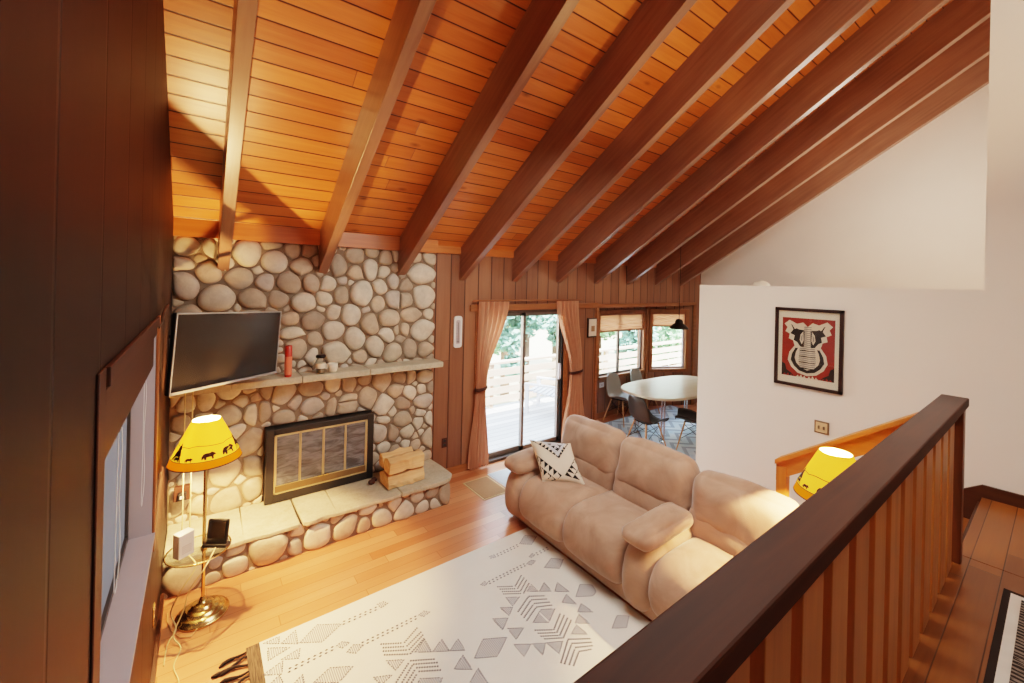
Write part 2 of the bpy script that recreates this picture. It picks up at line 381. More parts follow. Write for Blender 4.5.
STONES=[(0.09,2.69,0.098,0.087),(0.25,2.69,0.052,0.102),(0.53,2.66,0.108,0.133),(0.73,2.75,0.09,0.048),(0.91,2.72,0.076,0.085),(1.06,2.71,0.066,0.058),(0.07,2.53,0.078,0.055),(0.25,2.46,0.088,0.102),(0.48,2.41,0.106,0.1),(0.76,2.58,0.109,0.097),(1.0,2.54,0.118,0.072),(0.62,2.49,0.041,0.04),(0.09,2.33,0.093,0.119),(0.32,2.23,0.132,0.123),(0.58,2.23,0.114,0.101),(0.68,2.38,0.083,0.082),(0.88,2.37,0.113,0.099),(1.08,2.39,0.08,0.087),(0.8,2.22,0.086,0.091),(1.02,2.18,0.118,0.094),(1.21,2.22,0.076,0.074),(1.25,2.37,0.07,0.074),(1.39,2.41,0.051,0.045),(1.34,2.57,0.086,0.113),(1.5,2.69,0.098,0.1),(1.7,2.73,0.079,0.063),(1.84,2.68,0.082,0.089),(1.96,2.71,0.042,0.082),(1.52,2.5,0.076,0.085),(1.67,2.54,0.082,0.113),(1.83,2.52,0.066,0.073),(1.96,2.57,0.051,0.057),(1.93,2.42,0.075,0.09),(1.79,2.35,0.078,0.081),(1.58,2.28,0.123,0.133),(1.38,2.26,0.076,0.094),(1.3,2.08,0.068,0.078),(1.18,2.12,0.055,0.026),(1.1,2.0,0.115,0.095),(0.91,2.03,0.083,0.071),(0.92,1.88,0.14,0.071),(1.3,1.89,0.121,0.098),(1.48,2.05,0.098,0.115),(1.64,2.1,0.054,0.031),(1.77,2.16,0.081,0.088),(1.93,2.21,0.081,0.101),(2.1,2.2,0.079,0.083),(2.09,2.37,0.079,0.066),(2.27,2.51,0.165,0.119),(2.37,2.71,0.094,0.077),(2.31,2.24,0.129,0.137),(1.89,2.0,0.133,0.106),(2.15,2.03,0.125,0.092),(2.37,2.04,0.056,0.06),(1.68,1.94,0.102,0.111),(1.98,1.86,0.034,0.057),(2.09,1.87,0.056,0.075),(2.29,1.84,0.138,0.128),(1.88,1.82,0.083,0.089),(1.52,1.79,0.118,0.131),(1.74,1.7,0.12,0.104),(2.03,1.76,0.055,0.041),(2.15,1.64,0.089,0.117),(2.34,1.62,0.094,0.095),(1.95,1.61,0.11,0.098),(1.35,1.66,0.144,0.121),(1.59,1.6,0.092,0.078),(1.13,1.81,0.082,0.08),(0.96,1.74,0.103,0.114),(1.11,1.64,0.054,0.102),(0.87,1.3,0.11,0.13),(1.1,1.33,0.118,0.088),(0.72,1.34,0.052,0.077),(0.97,1.21,0.062,0.075),(0.66,1.14,0.103,0.109),(0.85,1.06,0.099,0.073),(1.11,1.13,0.124,0.088),(1.3,1.1,0.051,0.078),(1.24,1.22,0.039,0.048),(1.31,1.33,0.075,0.09),(1.48,1.32,0.072,0.08),(1.38,1.23,0.032,0.027),(1.47,1.17,0.095,0.037),(1.47,1.07,0.101,0.055),(1.58,1.26,0.024,0.031),(1.65,1.35,0.076,0.069),(1.69,1.13,0.094,0.127),(1.83,1.31,0.112,0.11),(2.03,1.33,0.083,0.073),(2.18,1.32,0.058,0.081),(2.34,1.29,0.09,0.096),(1.98,1.18,0.089,0.073),(2.16,1.12,0.079,0.074),(2.31,1.16,0.052,0.069),(2.42,1.16,0.038,0.07),(1.86,1.04,0.113,0.097),(2.08,1.01,0.084,0.08),(2.34,1.0,0.134,0.083),(1.97,0.94,0.047,0.046),(2.08,0.84,0.098,0.094),(2.28,0.75,0.059,0.062),(1.85,0.86,0.099,0.039),(1.8,0.72,0.098,0.109),(1.97,0.69,0.062,0.093),(2.15,0.67,0.085,0.068),(2.42,0.78,0.053,0.084),(2.3,0.87,0.089,0.041),(2.41,0.55,0.083,0.105),(2.26,0.5,0.058,0.068),(2.11,0.54,0.056,0.047),(2.37,0.33,0.105,0.062),(2.32,0.64,0.038,0.035),(1.86,0.55,0.08,0.065),(2.02,0.47,0.083,0.066),(2.19,0.39,0.072,0.054),(0.11,1.31,0.102,0.097),(0.02,1.36,0.062,0.097),(0.24,1.32,0.08,0.091),(0.64,1.14,0.091,0.107),(0.42,1.16,0.085,0.103),(0.09,1.15,0.064,0.098),(0.56,0.89,0.148,0.122),(0.38,0.66,0.126,0.136),(0.62,0.65,0.075,0.106),(0.61,0.44,0.09,0.107),(0.41,0.38,0.142,0.103),(0.47,0.98,0.101,0.087),(0.16,0.91,0.117,0.115),(0.19,0.64,0.106,0.132),(0.03,0.81,0.074,0.144),(0.06,0.48,0.088,0.13),(0.22,0.4,0.08,0.083)]
HSTONES=[(0.14,0.14,0.139,0.148),(0.32,0.16,0.049,0.061),(0.46,0.08,0.104,0.078),(0.46,0.21,0.066,0.047),(0.69,0.14,0.148,0.146),(0.89,0.08,0.06,0.092),(0.91,0.2,0.061,0.05),(1.08,0.09,0.112,0.138),(1.31,0.1,0.112,0.135),(1.24,0.21,0.059,0.044),(1.49,0.05,0.082,0.102),(1.52,0.21,0.074,0.056),(1.66,0.07,0.115,0.114),(1.9,0.07,0.123,0.108),(1.79,0.18,0.089,0.057),(2.03,0.19,0.085,0.07),(2.1,0.05,0.098,0.07),(2.2,0.18,0.079,0.062),(2.23,0.05,0.068,0.072),(2.35,0.12,0.081,0.146),(0.3,0.04,0.074,0.061)]
RPOLY=[[(0.761,-1.609),(0.885,-1.518),(1.024,-1.607),(0.883,-1.687)],[(0.947,-1.774),(0.985,-1.759),(1.027,-1.794),(0.982,-1.815)],[(0.991,-1.863),(1.041,-1.827),(1.095,-1.862),(1.042,-1.903)],[(0.564,-1.477),(0.658,-1.476),(0.65,-1.538)],[(0.659,-1.545),(0.755,-1.482),(0.75,-1.609)],[(0.583,-1.533),(0.703,-1.609),(0.576,-1.639)],[(0.641,-1.677),(0.754,-1.653),(0.735,-1.728)],[(0.537,-1.729),(0.649,-1.69),(0.631,-1.788)],[(0.565,-1.818),(0.617,-1.786),(0.63,-1.865)],[(0.677,-1.898),(0.732,-1.861),(0.729,-1.935)],[(0.774,-1.958),(0.876,-1.912),(0.997,-1.983),(0.895,-2.044)],[(1.284,-1.578),(1.331,-1.574),(1.359,-1.611),(1.303,-1.627)],[(1.495,-1.849),(1.54,-1.832),(1.577,-1.866),(1.526,-1.883)],[(1.35,-2.115),(1.444,-2.059),(1.441,-2.173)],[(1.447,-2.178),(1.538,-2.126),(1.539,-2.234)],[(1.543,-2.237),(1.629,-2.186),(1.625,-2.288)],[(1.176,-2.065),(1.274,-2.124),(1.203,-2.164)],[(1.074,-2.129),(1.174,-2.181),(1.099,-2.203)],[(1.502,-2.366),(1.594,-2.31),(1.593,-2.431)],[(1.523,-2.505),(1.627,-2.446),(1.622,-2.575)],[(1.644,-2.376),(1.765,-2.287),(1.906,-2.368),(1.771,-2.449)],[(1.3,-2.3),(1.416,-2.373),(1.371,-2.414),(1.258,-2.343)],[(2.268,-1.606),(2.321,-1.603),(2.32,-1.642),(2.273,-1.636)],[(2.603,-1.614),(2.723,-1.541),(2.81,-1.615),(2.691,-1.687)],[(2.025,-1.849),(2.069,-1.834),(2.087,-1.86),(2.052,-1.878)],[(2.482,-1.869),(2.544,-1.848),(2.575,-1.877),(2.514,-1.902)],[(2.559,-1.808),(2.61,-1.785),(2.623,-1.813),(2.573,-1.83)],[(2.111,-2.073),(2.203,-2.128),(2.106,-2.17)],[(2.018,-2.131),(2.099,-2.179),(2.031,-2.227)],[(1.914,-2.183),(2.011,-2.239),(1.92,-2.301)],[(1.953,-2.312),(2.049,-2.372),(1.95,-2.418)],[(1.912,-2.441),(2.006,-2.503),(1.913,-2.551)],[(2.577,-1.99),(2.71,-1.933),(2.786,-2.005),(2.68,-2.072)],[(2.561,-2.38),(2.684,-2.304),(2.759,-2.364),(2.731,-2.432),(2.678,-2.45)],[(2.556,-2.738),(2.677,-2.682),(2.746,-2.736),(2.647,-2.791)],[(2.285,-2.119),(2.36,-2.077),(2.357,-2.17)],[(2.365,-2.175),(2.461,-2.122),(2.445,-2.225)],[(2.465,-2.245),(2.548,-2.183),(2.557,-2.31)],[(2.434,-2.358),(2.518,-2.319),(2.512,-2.433)],[(2.464,-2.492),(2.545,-2.451),(2.558,-2.558)],[(2.376,-2.554),(2.455,-2.512),(2.46,-2.613)],[(2.289,-2.605),(2.371,-2.57),(2.377,-2.668)],[(2.132,-2.376),(2.255,-2.317),(2.347,-2.373),(2.228,-2.439)],[(2.015,-2.509),(2.093,-2.553),(2.02,-2.612)],[(2.1,-2.558),(2.197,-2.611),(2.113,-2.667)]]
RCHAIN=[[(1.024,-1.607),(1.283,-1.612)],[(0.656,-1.785),(0.94,-1.778)],[(1.078,-1.856),(1.486,-1.856)],[(2.329,-1.628),(2.586,-1.624)],[(2.083,-1.867),(2.477,-1.865)],[(2.626,-1.815),(2.793,-1.809)]]
RLINE=[[(1.19,-1.925),(1.322,-2.007),(1.456,-1.936)],[(1.193,-1.96),(1.324,-2.042),(1.459,-1.988)],[(1.184,-1.986),(1.326,-2.076),(1.464,-2.015)],[(1.181,-2.016),(1.32,-2.109),(1.458,-2.046)],[(1.173,-2.242),(1.301,-2.154),(1.449,-2.242)],[(1.202,-2.263),(1.306,-2.187),(1.444,-2.269)],[(1.225,-2.28),(1.312,-2.221),(1.445,-2.3)],[(1.248,-2.296),(1.314,-2.252),(1.439,-2.328)],[(2.123,-1.943),(2.243,-2.021),(2.371,-1.944)],[(2.124,-1.975),(2.242,-2.052),(2.374,-1.978)],[(2.124,-2.006),(2.244,-2.087),(2.373,-2.011)],[(2.117,-2.032),(2.25,-2.119),(2.373,-2.047)],[(2.103,-2.237),(2.264,-2.165),(2.373,-2.236)],[(2.104,-2.273),(2.256,-2.204),(2.367,-2.27)],[(2.105,-2.305),(2.251,-2.244),(2.364,-2.306)],[(2.106,-2.337),(2.243,-2.281),(2.36,-2.338)],[(2.1,-2.433),(2.211,-2.507),(2.363,-2.42)],[(2.101,-2.465),(2.213,-2.537),(2.369,-2.452)],[(2.101,-2.494),(2.213,-2.566),(2.375,-2.483)],[(2.108,-2.525),(2.22,-2.594),(2.381,-2.513)],[(2.074,-2.724),(2.238,-2.622),(2.383,-2.717)],[(2.087,-2.743),(2.234,-2.66),(2.368,-2.741)],[(2.109,-2.764),(2.231,-2.696),(2.348,-2.759)],[(2.126,-2.785),(2.228,-2.732),(2.325,-2.774)]]

# ------------------------------------------------------------------ room dimensions (metres)
CZ=2.85; SL=.642                       # ceiling height at the fireplace wall, roof slope
SLN=math.sqrt(1+SL*SL); CC=1/SLN; SS=SL/SLN
XR=8.62; YB=-6.2; XW=4.862             # far right wall, back wall, white wall plane
LZ=.927; YL=-4.17                      # loft floor level and its edge
def roofz(y): return CZ-SL*y

def wall_seg(name,A,B,z0,z1,t,openings,m,label=None):
    A=Vector((A[0],A[1],0));B=Vector((B[0],B[1],0));L=(B-A).length;a=math.atan2((B-A).y,(B-A).x)
    mb=MB();x=0
    for (t0,t1,q0,q1) in sorted(openings):
        if t0>x: mb.box((x,0,z0),(t0,t,z1))
        if q0>z0: mb.box((t0,0,z0),(t1,t,q0))
        if q1<z1: mb.box((t0,0,q1),(t1,t,z1))
        x=t1
    if x<L: mb.box((x,0,z0),(L,t,z1))
    o=mb.build(name,m,loc=A,rot=(0,0,a)); return struct(o,label)

# floor
struct(MB().box((-.2,YB,-.12),(XR+.2,.11,0)).box((5.42,.11,-.12),(8.33,.5,0)).build('floor',M['floor']),'honey oak plank floor of the living room')
# left wall with its window
VALZ=1.93
WY0,WY1,WZ0,WZ1=-3.20,-1.62,1.0,2.15
mb=MB()
mb.box((-.14,YB,0),(0,WY0,CZ)); mb.box((-.14,WY0,0),(0,WY1,WZ0)); mb.box((-.14,WY0,WZ1),(0,WY1,CZ)); mb.box((-.14,WY1,0),(0,.15,CZ))
mb.prism([(.15,CZ),(.15,CZ+.02),(0,CZ+.06),(YB,roofz(YB)+.06),(YB,CZ)],lambda u,v,d:V(d,u,v),-.14,0)
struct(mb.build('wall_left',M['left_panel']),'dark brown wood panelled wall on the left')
# far wall: door and bay openings
BX0,BX1,BZ=5.411,8.335,2.06
DX0,DX1,DZ=3.16,4.66,2.05
wall_seg('wall_far',(-.14,0),(XR+.14,0),0,CZ+.1,.15,[(DX0+.14,DX1+.14,0,DZ),(BX0+.14,BX1+.14,0,BZ)],M['panel'],'brown vertical plank wall around the sliding door')
# bay
BY=.46; BL=5.80; BR=7.42
W1=(6.0,7.30,.76,1.90)
wall_seg('wall_bay',(BL,BY),(BR,BY),0,BZ+.05,.12,[(W1[0]-BL,W1[1]-BL,W1[2],W1[3])],M['panel'],'wood wall of the window bay')
wall_seg('wall_bay_left',(BX0,0.0),(BL,BY),0,BZ+.05,.12,[],M['panel'])
SA=V(BR,BY,0);SB=V(BX1,0,0);SD=(SB-SA);SLEN=SD.length;SD.normalize();SANG=math.atan2(SD.y,SD.x)
W2=(.13,.86,.76,1.90)
wall_seg('wall_bay_right',SA,SB,0,BZ+.05,.12,[W2],M['panel'])
struct(MB().prism([(BX0,.0),(BX1,.0),(BX1+.1,.15),(BR+.06,BY+.12),(BL-.06,BY+.12),(BX0-.1,.15)],lambda u,v,d:V(u,v,d),BZ,BZ+.06).build('ceiling_bay',M['panel']))
# right side: white wall (half height then full), ledge, upper wall, back wall
Y2=-4.255;ZLEDGE=2.459
mb=MB(); mb.box((XW,Y2,0),(XW+.12,-2.051,ZLEDGE))
mb.prism([(Y2,0),(YB,0),(YB,roofz(YB)+.05),(Y2,roofz(Y2)+.05)],lambda u,v,d:V(d,u,v),XW,XW+.12)
struct(mb.build('wall_right',M['white']),'warm white plaster wall with a ledge beside the stairs')
struct(MB().box((XW+.12,YB,ZLEDGE-.08),(XR,-2.051,ZLEDGE)).build('trim_ledge',M['white']),'flat white ledge on top of the half wall')
mb=MB(); mb.prism([(.15,0),(.15,CZ),(0,CZ+.06),(YB,roofz(YB)+.06),(YB,0)],lambda u,v,d:V(d,u,v),XR,XR+.14)
struct(mb.build('wall_upper',M['white']),'white upper wall above the ledge')
struct(MB().box((-.14,YB-.14,0),(XR+.14,YB,roofz(YB)+.1)).build('wall_back',M['white']))
# ceiling (local y runs up the slope, local z points down into the room)
CM=Matrix(((1,0,0,0),(0,-CC,-SS,0),(0,SS,-CC,CZ),(0,0,0,1)))
struct(MB().box((-.2,-.75,-.16),(XR+.2,7.45,0)).build('ceiling',M['ceil'],M=CM),'sloped orange pine plank ceiling')
BEAMX0,BEAMSP,BD=-.531,.8357,.340
for i in range(1,11):
    x=BEAMX0+i*BEAMSP
    o=MB().box((-.043,-.22,-.02),(.043,7.38,BD)).build('ceiling_beam',M['beam'],M=CM@Matrix.Translation((x+.05,0,0)),bevel=.004)
    tag(o,'long dark stained beam under the sloped pine ceiling','beam','exposed ceiling beams','structure')
# cove strip between ceiling and far wall
struct(MB().box((2.46,-.025,2.775),(XR,0,CZ+.03)).box((0,-.105,2.765),(2.46,0,CZ+.08)).build('trim_1',M['frieze']),'orange pine frieze board where the ceiling meets the fireplace wall')

# loft floor, its fascia, stairs
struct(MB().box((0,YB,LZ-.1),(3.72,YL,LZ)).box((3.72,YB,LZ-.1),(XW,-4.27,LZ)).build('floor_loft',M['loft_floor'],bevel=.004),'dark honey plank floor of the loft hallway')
struct(MB().box((0,-4.27,0),(3.72,-4.19,LZ-.1)).build('wall_loft',M['white']))
struct(MB().prism([(-4.27,LZ-.45),(-4.27,LZ+.09),(-3.2,LZ-.66),(-3.2,LZ-.92)],lambda u,v,d:V(d,u,v),XW-.02,XW)
       .box((XW-.02,YB,LZ),(XW,-4.27,LZ+.09)).build('baseboard_right',M['skirt']),'dark brown skirting that slopes down the stairs')
st=thing('staircase','short flight of brown wooden steps down from the loft hallway beside the white wall','stairs',(3.86,-4.27,0))
for k in range(1,5):
    z=LZ-.1854*k; y=(k-1)*.262
    MB().box((0,y,z-.035),(.975,y+.285,z)).build('tread',M['loft_floor'],st,bevel=.006)
    MB().box((0,y,z-.035),(.975,y+.02,z+.15)).build('riser',M['skirt'],st)
MB().box((.0,4*.262-.02,0),(.975,4*.262,LZ-.1854*4-.0)).build('riser',M['skirt'],st)
# baseboards
struct(MB().box((2.46,-.018,0),(DX0-.08,0,.09)).box((DX1+.08,-.018,0),(BX0,0,.09)).build('baseboard_far',M['trimwood']))
struct(MB().box((BL,BY-.018,0),(BR,BY,.10)).build('baseboard_bay',M['trimwood']))
struct(MB().box((0,-4.19,0),(.018,-.66,.08)).build('baseboard_left',M['casing']))
# trims around door and bay
struct(MB().box((2.98,-.03,DZ),(DX1+.75,-.0,DZ+.085)).box((DX0-.09,-.025,0),(DX0,0,DZ)).box((DX1,-.025,0),(DX1+.09,0,DZ)).build('trim_2',M['trimwood'],bevel=.004))
struct(MB().box((BX0-.02,-.03,BZ-.01),(BX1+.09,0,BZ+.055)).box((BX0-.035,-.03,0),(BX0+.02,.0,BZ)).box((BX1,-.03,0),(BX1+.09,.0,BZ)).build('trim_3',M['trimwood'],bevel=.004))
struct(MB().box((BR-.035,BY-.035,0),(BR+.03,BY,BZ)).build('trim_4',M['trimz']))

# ------------------------------------------------------------------ windows and the sliding door
w=thing('window_1',None,None,(0,0,0)); struct(w,'deep window with pale sill in the dark left wall')
mb=MB()   # casing on the room face
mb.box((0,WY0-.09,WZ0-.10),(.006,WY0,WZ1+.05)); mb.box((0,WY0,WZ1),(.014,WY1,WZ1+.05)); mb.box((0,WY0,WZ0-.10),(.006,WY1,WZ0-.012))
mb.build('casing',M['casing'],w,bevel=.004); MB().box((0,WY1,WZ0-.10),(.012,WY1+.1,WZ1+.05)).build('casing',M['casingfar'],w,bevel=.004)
mb=MB(); mb.box((-.128,WY0,WZ0-.012),(.014,WY1,WZ0+.006)); mb.build('sill',M['whiteframe'],w)
mb=MB(); mb.box((-.128,WY0,WZ0),(-.0,WY0+.008,WZ1)); mb.box((-.128,WY1-.008,WZ0),(-.0,WY1,WZ1)); mb.box((-.128,WY0,WZ1-.008),(0,WY1,WZ1)); mb.build('jamb',M['whiteframe'],w)
mb=MB(); f=.035
mb.box((-.125,WY0+.008,WZ0),(-.095,WY0+f,WZ1)).box((-.125,WY1-f,WZ0),(-.095,WY1-.008,WZ1)).box((-.125,WY0,WZ0),(-.095,WY1,WZ0+f)).box((-.125,WY0,WZ1-f),(-.095,WY1,WZ1)).box((-.125,-2.44,WZ0),(-.095,-2.40,WZ1))
fr=mb.build('frame',M['bronze'],w)
MB().box((-.112,WY0+f,WZ0+f),(-.108,WY1-f,WZ1-f)).build('pane',M['frosted'],w)
vb=thing('window_blind','dark wooden blind pulled up at the top of the left wall window','blind',(0,0,0))
MB().box((-.055,WY0+.012,VALZ),(-.008,WY1-.012,WZ1-.01)).build('slat_stack',M['darkcasing'],vb,bevel=.003)
MB().box((-.008,WY0+.012,WZ1-.05),(.004,WY1-.012,WZ1-.01)).build('head_rail',M['darkcasing'],vb,bevel=.003)
for y0,zz in ((-1.78,1.28),(-2.62,1.35)):
    pts=[V(-.03,y0,VALZ)]+[V(-.03+.004*math.sin(k),y0+.05*math.sin(k/9*PI),VALZ-(VALZ-zz)*k/9) for k in range(1,10)]
    pts+=[V(-.03,y0+.03*math.cos(k/8*PI)+.0-.03,zz-.03*math.sin(k/8*PI)) for k in range(9)]
    pts+=[V(-.03,y0-.06+.03*k/6,zz+(VALZ-zz)*k/6) for k in range(1,7)]
    MB().tube(pts,.0016,6).build('pull_cord',M['plastic_white'],vb)

d=thing('door_1',None,None,(0,0,0)); struct(d,'aluminium sliding glass door to the deck')
mb=MB(); mb.box((DX0,-.005,0),(DX0+.035,.11,DZ)).box((DX1-.035,-.005,0),(DX1,.11,DZ)).box((DX0,-.005,DZ-.04),(DX1,.11,DZ)).box((DX0,-.02,0),(DX1,.11,.035))
mb.build('frame',M['bronze'],d)
xm=3.92
for nm,x0,x1,y0,mm in (('fixed_panel',DX0+.035,xm+.03,.06,'silverframe'),('sliding_panel',xm-.03,DX1-.035,.02,'silverframe')):
    mb=MB(); s=.045
    mb.box((x0,y0,.035),(x0+s,y0+.03,DZ-.04)).box((x1-s,y0,.035),(x1,y0+.03,DZ-.04)).box((x0,y0,.035),(x1,y0+.03,.1)).box((x0,y0,DZ-.09),(x1,y0+.03,DZ-.04))
    p=mb.build(nm,M[mm],d)
    MB().box((x0+s,y0+.013,.1),(x1-s,y0+.017,DZ-.09)).build('pane',M['pane'],p)
    if nm=='sliding_panel':
        MB().box((x1-.045,y0-.035,.98),(x1-.005,y0,1.22)).box((x1-.035,y0-.05,1.0),(x1-.015,y0-.03,1.2)).build('handle',M['whiteframe'],p,bevel=.006)
MB().box((DX1-.045,-.012,.04),(DX1-.0,0,DZ-.02)).build('weather_strip',M['blackplastic'],d)

def bay_window(name,label,L,z0,z1,Mx,stile,fm):
    w=thing(name,None,None); w.matrix_world=Mx; struct(w,label)
    mb=MB(); c=.07
    mb.box((-c,-.03,z0-c),(0,0,z1+c)).box((L,-.03,z0-c),(L+c,0,z1+c)).box((0,-.03,z1),(L,0,z1+c)).box((-.02,-.06,z0-.03),(L+.02,.0,z0)).box((0,-.03,z0-c),(L,0,z0-.03))
    mb.build('casing',M['trimz'],w,bevel=.004)
    mb=MB(); f=.03
    mb.box((0,.03,z0),(f,.07,z1)).box((L-f,.03,z0),(L,.07,z1)).box((0,.03,z0),(L,.07,z0+f)).box((0,.03,z1-f),(L,.07,z1))
    for s_ in stile: mb.box((s_-.022,.03,z0),(s_+.022,.07,z1))
    mb.build('frame',M[fm],w)
    MB().box((f,.048,z0+f),(L-f,.052,z1-f)).build('pane',M['pane'],w)
    return w
bay_window('window_2','wide slider window in the back of the dining bay',W1[1]-W1[0],W1[2],W1[3],Matrix.Translation((W1[0],BY,0)),[.60],'bronze')
M2=Matrix.Translation(SA)@Matrix.Rotation(SANG,4,'Z')@Matrix.Translation((W2[0],0,0))
bay_window('window_3','narrow angled window at the right of the dining bay',W2[1]-W2[0],W2[2],W2[3],M2,[],'whiteframe')
def blind(L,z0,z1,Mx,label):
    b=thing('woven_blind',label,'blind'); b.matrix_world=Mx
    def fold(u,v):
        z=z1-(z1-z0)*v
        return V(.004+u*(L-.008), -.012-.012*(.5-.5*math.cos(v*2*PI*5))*(v**.5), z)
    MB().grid(fold,6,61).build('shade',M['woven'],b)
    MB().box((0,-.035,z0-.012),(L,-.004,z0+.015)).build('bottom_rail',M['trimwood'],b,bevel=.003)
    MB().box((0,-.034,z1-.035),(L,-.001,z1)).build('head_rail',M['trimwood'],b,bevel=.003)
blind(W1[1]-W1[0],1.57,W1[3],Matrix.Translation((W1[0],BY+.03,0)),'woven wood blind half lowered over the wide bay window')
blind(W2[1]-W2[0],1.62,W2[3],M2@Matrix.Translation((0,.03,0)),'woven wood blind raised high on the narrow angled bay window')

# ------------------------------------------------------------------ stone fireplace
def clip(poly,a,b,c):
    """keep a*x+b*y<=c"""
    out=[];n=len(poly)
    for i in range(n):
        p=poly[i];q=poly[(i+1)%n];dp=a*p[0]+b*p[1]-c;dq=a*q[0]+b*q[1]-c
        if dp<=0: out.append(p)
        if (dp<0<dq) or (dq<0<dp):
            t=dp/(dp-dq); out.append((p[0]+t*(q[0]-p[0]),p[1]+t*(q[1]-p[1])))
    return out
def chaikin(P,k=1):
    for _ in range(k):
        Q=[]
        for i in range(len(P)):
            a=P[i];b=P[(i+1)%len(P)]
            Q+= [(.75*a[0]+.25*b[0],.75*a[1]+.25*b[1]),(.25*a[0]+.75*b[0],.25*a[1]+.75*b[1])]
        P=Q
    return P
def fill_gaps(S,x0,x1,z0,z1,rmin,rmax,rnd,tries=6000,hole=None):
    S=list(S)
    for _ in range(tries):
        x=rnd.uniform(x0,x1);z=rnd.uniform(z0,z1)
        if hole and hole[0]<x<hole[1] and hole[2]<z<hole[3]: continue
        dmin=9
        for (a,b,rx,rz) in S:
            dx=x-a;dz=z-b;L=math.hypot(dx,dz)
            if L<1e-6: dmin=-1;break
            re=1/math.sqrt((dx/L/rx)**2+(dz/L/rz)**2); dmin=min(dmin,L-re)
            if dmin<rmin: break
        dmin=min(dmin,x-x0+.03,x1-x+.03,z-z0+.03,z1-z+.03)
        if dmin>=rmin: r=min(dmin,rmax*rnd.uniform(.6,1)); S.append((x,z,r*rnd.uniform(.95,1.15),r*rnd.uniform(.85,1.05)))
    return S
def stones(S,bounds,fn,rnd,hole=None,hmax=.075,gap=.009,tint=None):
    mb=MB(); mb.col=[]
    for i,(x,z,rx,rz) in enumerate(S):
        a0=rnd.uniform(0,.3)
        GR=1.30; P=[(x+GR*rx*math.copysign(abs(math.cos(t))**.85,math.cos(t)),z+GR*rz*math.copysign(abs(math.sin(t))**.85,math.sin(t))) for t in [a0+2*PI*k/14 for k in range(14)]]
        r0=(rx+rz)/2
        for j,(a,b,qx,qz) in enumerate(S):
            if i==j: continue
            dx=a-x;dz=b-z;D2=dx*dx+dz*dz;D=math.sqrt(D2)
            if D>.75 or D<1e-6: continue
            ux,uz=dx/D,dz/D
            ei=1/math.sqrt((ux/rx)**2+(uz/rz)**2); ej=1/math.sqrt((ux/qx)**2+(uz/qz)**2)
            m=D*ei/(ei+ej)-gap
            P=clip(P,ux,uz,ux*x+uz*z+m)
            if len(P)<3: break
        if len(P)<3: continue
        P=clip(P,-1,0,-bounds[0]);P=clip(P,1,0,bounds[1]);P=clip(P,0,-1,-bounds[2]);P=clip(P,0,1,bounds[3])
        if hole and len(P)>2:
            hx0,hx1,hz0,hz1=hole
            ds=[(hx0-x,(1,0,hx0)),(x-hx1,(-1,0,-hx1)),(hz0-z,(0,1,hz0)),(z-hz1,(0,-1,-hz1))]
            dm,cl=max(ds)
            if dm<=-.09: continue
            if min(hx1,max(p[0] for p in P))>max(hx0,min(p[0] for p in P)) and min(hz1,max(p[1] for p in P))>max(hz0,min(p[1] for p in P)): P=clip(P,*cl)
        if len(P)<3: continue
        P=chaikin(P,2); n=len(P)
        cx=sum(p[0] for p in P)/n;cz=sum(p[1] for p in P)/n
        rr=sum(math.hypot(p[0]-cx,p[1]-cz) for p in P)/n
        if rr<.012: continue
        hm=hmax(x,z) if callable(hmax) else hmax; h=min(hm,.5*rr)*rnd.uniform(.75,1.15); tx,tz=rnd.uniform(-.12,.12),rnd.uniform(-.12,.12)
        col=tint(rnd,x,z); vs=[];fs=[]
        rings=[(1.0,-.03),(1.0,.18),(.97,.42),(.90,.66),(.76,.86),(.5,.97)]
        for s_,hh in rings:
            for p in P:
                u=cx+(p[0]-cx)*s_;v=cz+(p[1]-cz)*s_
                w=h*hh+(h*.22*noise.noise(V(u*6,v*6,i*3.1)) if hh>.3 else 0)+((u-cx)*tx+(v-cz)*tz)*hh
                vs.append(fn(u,v,w))
        vs.append(fn(cx,cz,h*(1.0+.22*noise.noise(V(cx*6,cz*6,i*3.1)))))
        for k in range(len(rings)-1):
            for j in range(n):
                j2=(j+1)%n; fs.append((k*n+j,k*n+j2,(k+1)*n+j2,(k+1)*n+j))
        top=(len(rings)-1)*n
        for j in range(n): fs.append((top+j,top+(j+1)%n,len(vs)-1))
        mb.add(vs,fs,0,True); mb.col+= [col]*len(vs)
    return mb
def tint(rnd,x,z):
    b=rnd.choice([(194,178,160),(204,192,176),(176,160,143),(210,200,187),(192,170,150),(182,172,164),(168,150,134),(208,196,182)])
    k=rnd.uniform(.99,1.14); c=srgb(*b); return tuple(q*k for q in c)
FP=thing('stone_fireplace','river stone fireplace wall with raised hearth, stone mantel and brass glass doors','fireplace',(0,0,0))
FX1=2.44; HOLE=(.70,1.725,.29,1.0)
rnd=random.Random(11)
S=fill_gaps([s for s in STONES if s[0]<FX1+.02],.0,FX1,.29,2.78,.03,.13,rnd,9000,HOLE)
facing=stones(S,(.0,FX1+.02,.285,2.775),lambda u,v,h:V(u,-.045-h,v),rnd,HOLE,hmax=lambda x,z:.065 if z>1.44 else (.05 if x>1.75 else .034),gap=.007,tint=tint)
b0=len(facing.v)
for lo,hi in (((0,-.05,.0),(HOLE[0],-.001,2.77)),((HOLE[1],-.05,0),(FX1,-.001,2.77)),((HOLE[0],-.05,HOLE[3]),(HOLE[1],-.001,2.77)),((HOLE[0],-.05,0),(HOLE[1],-.001,HOLE[2]))): facing.box(lo,hi,1)
facing.col+=[(1,1,1)]*(len(facing.v)-b0)
facing.build('stone_facing',[M['stone'],M['mortar']],FP)
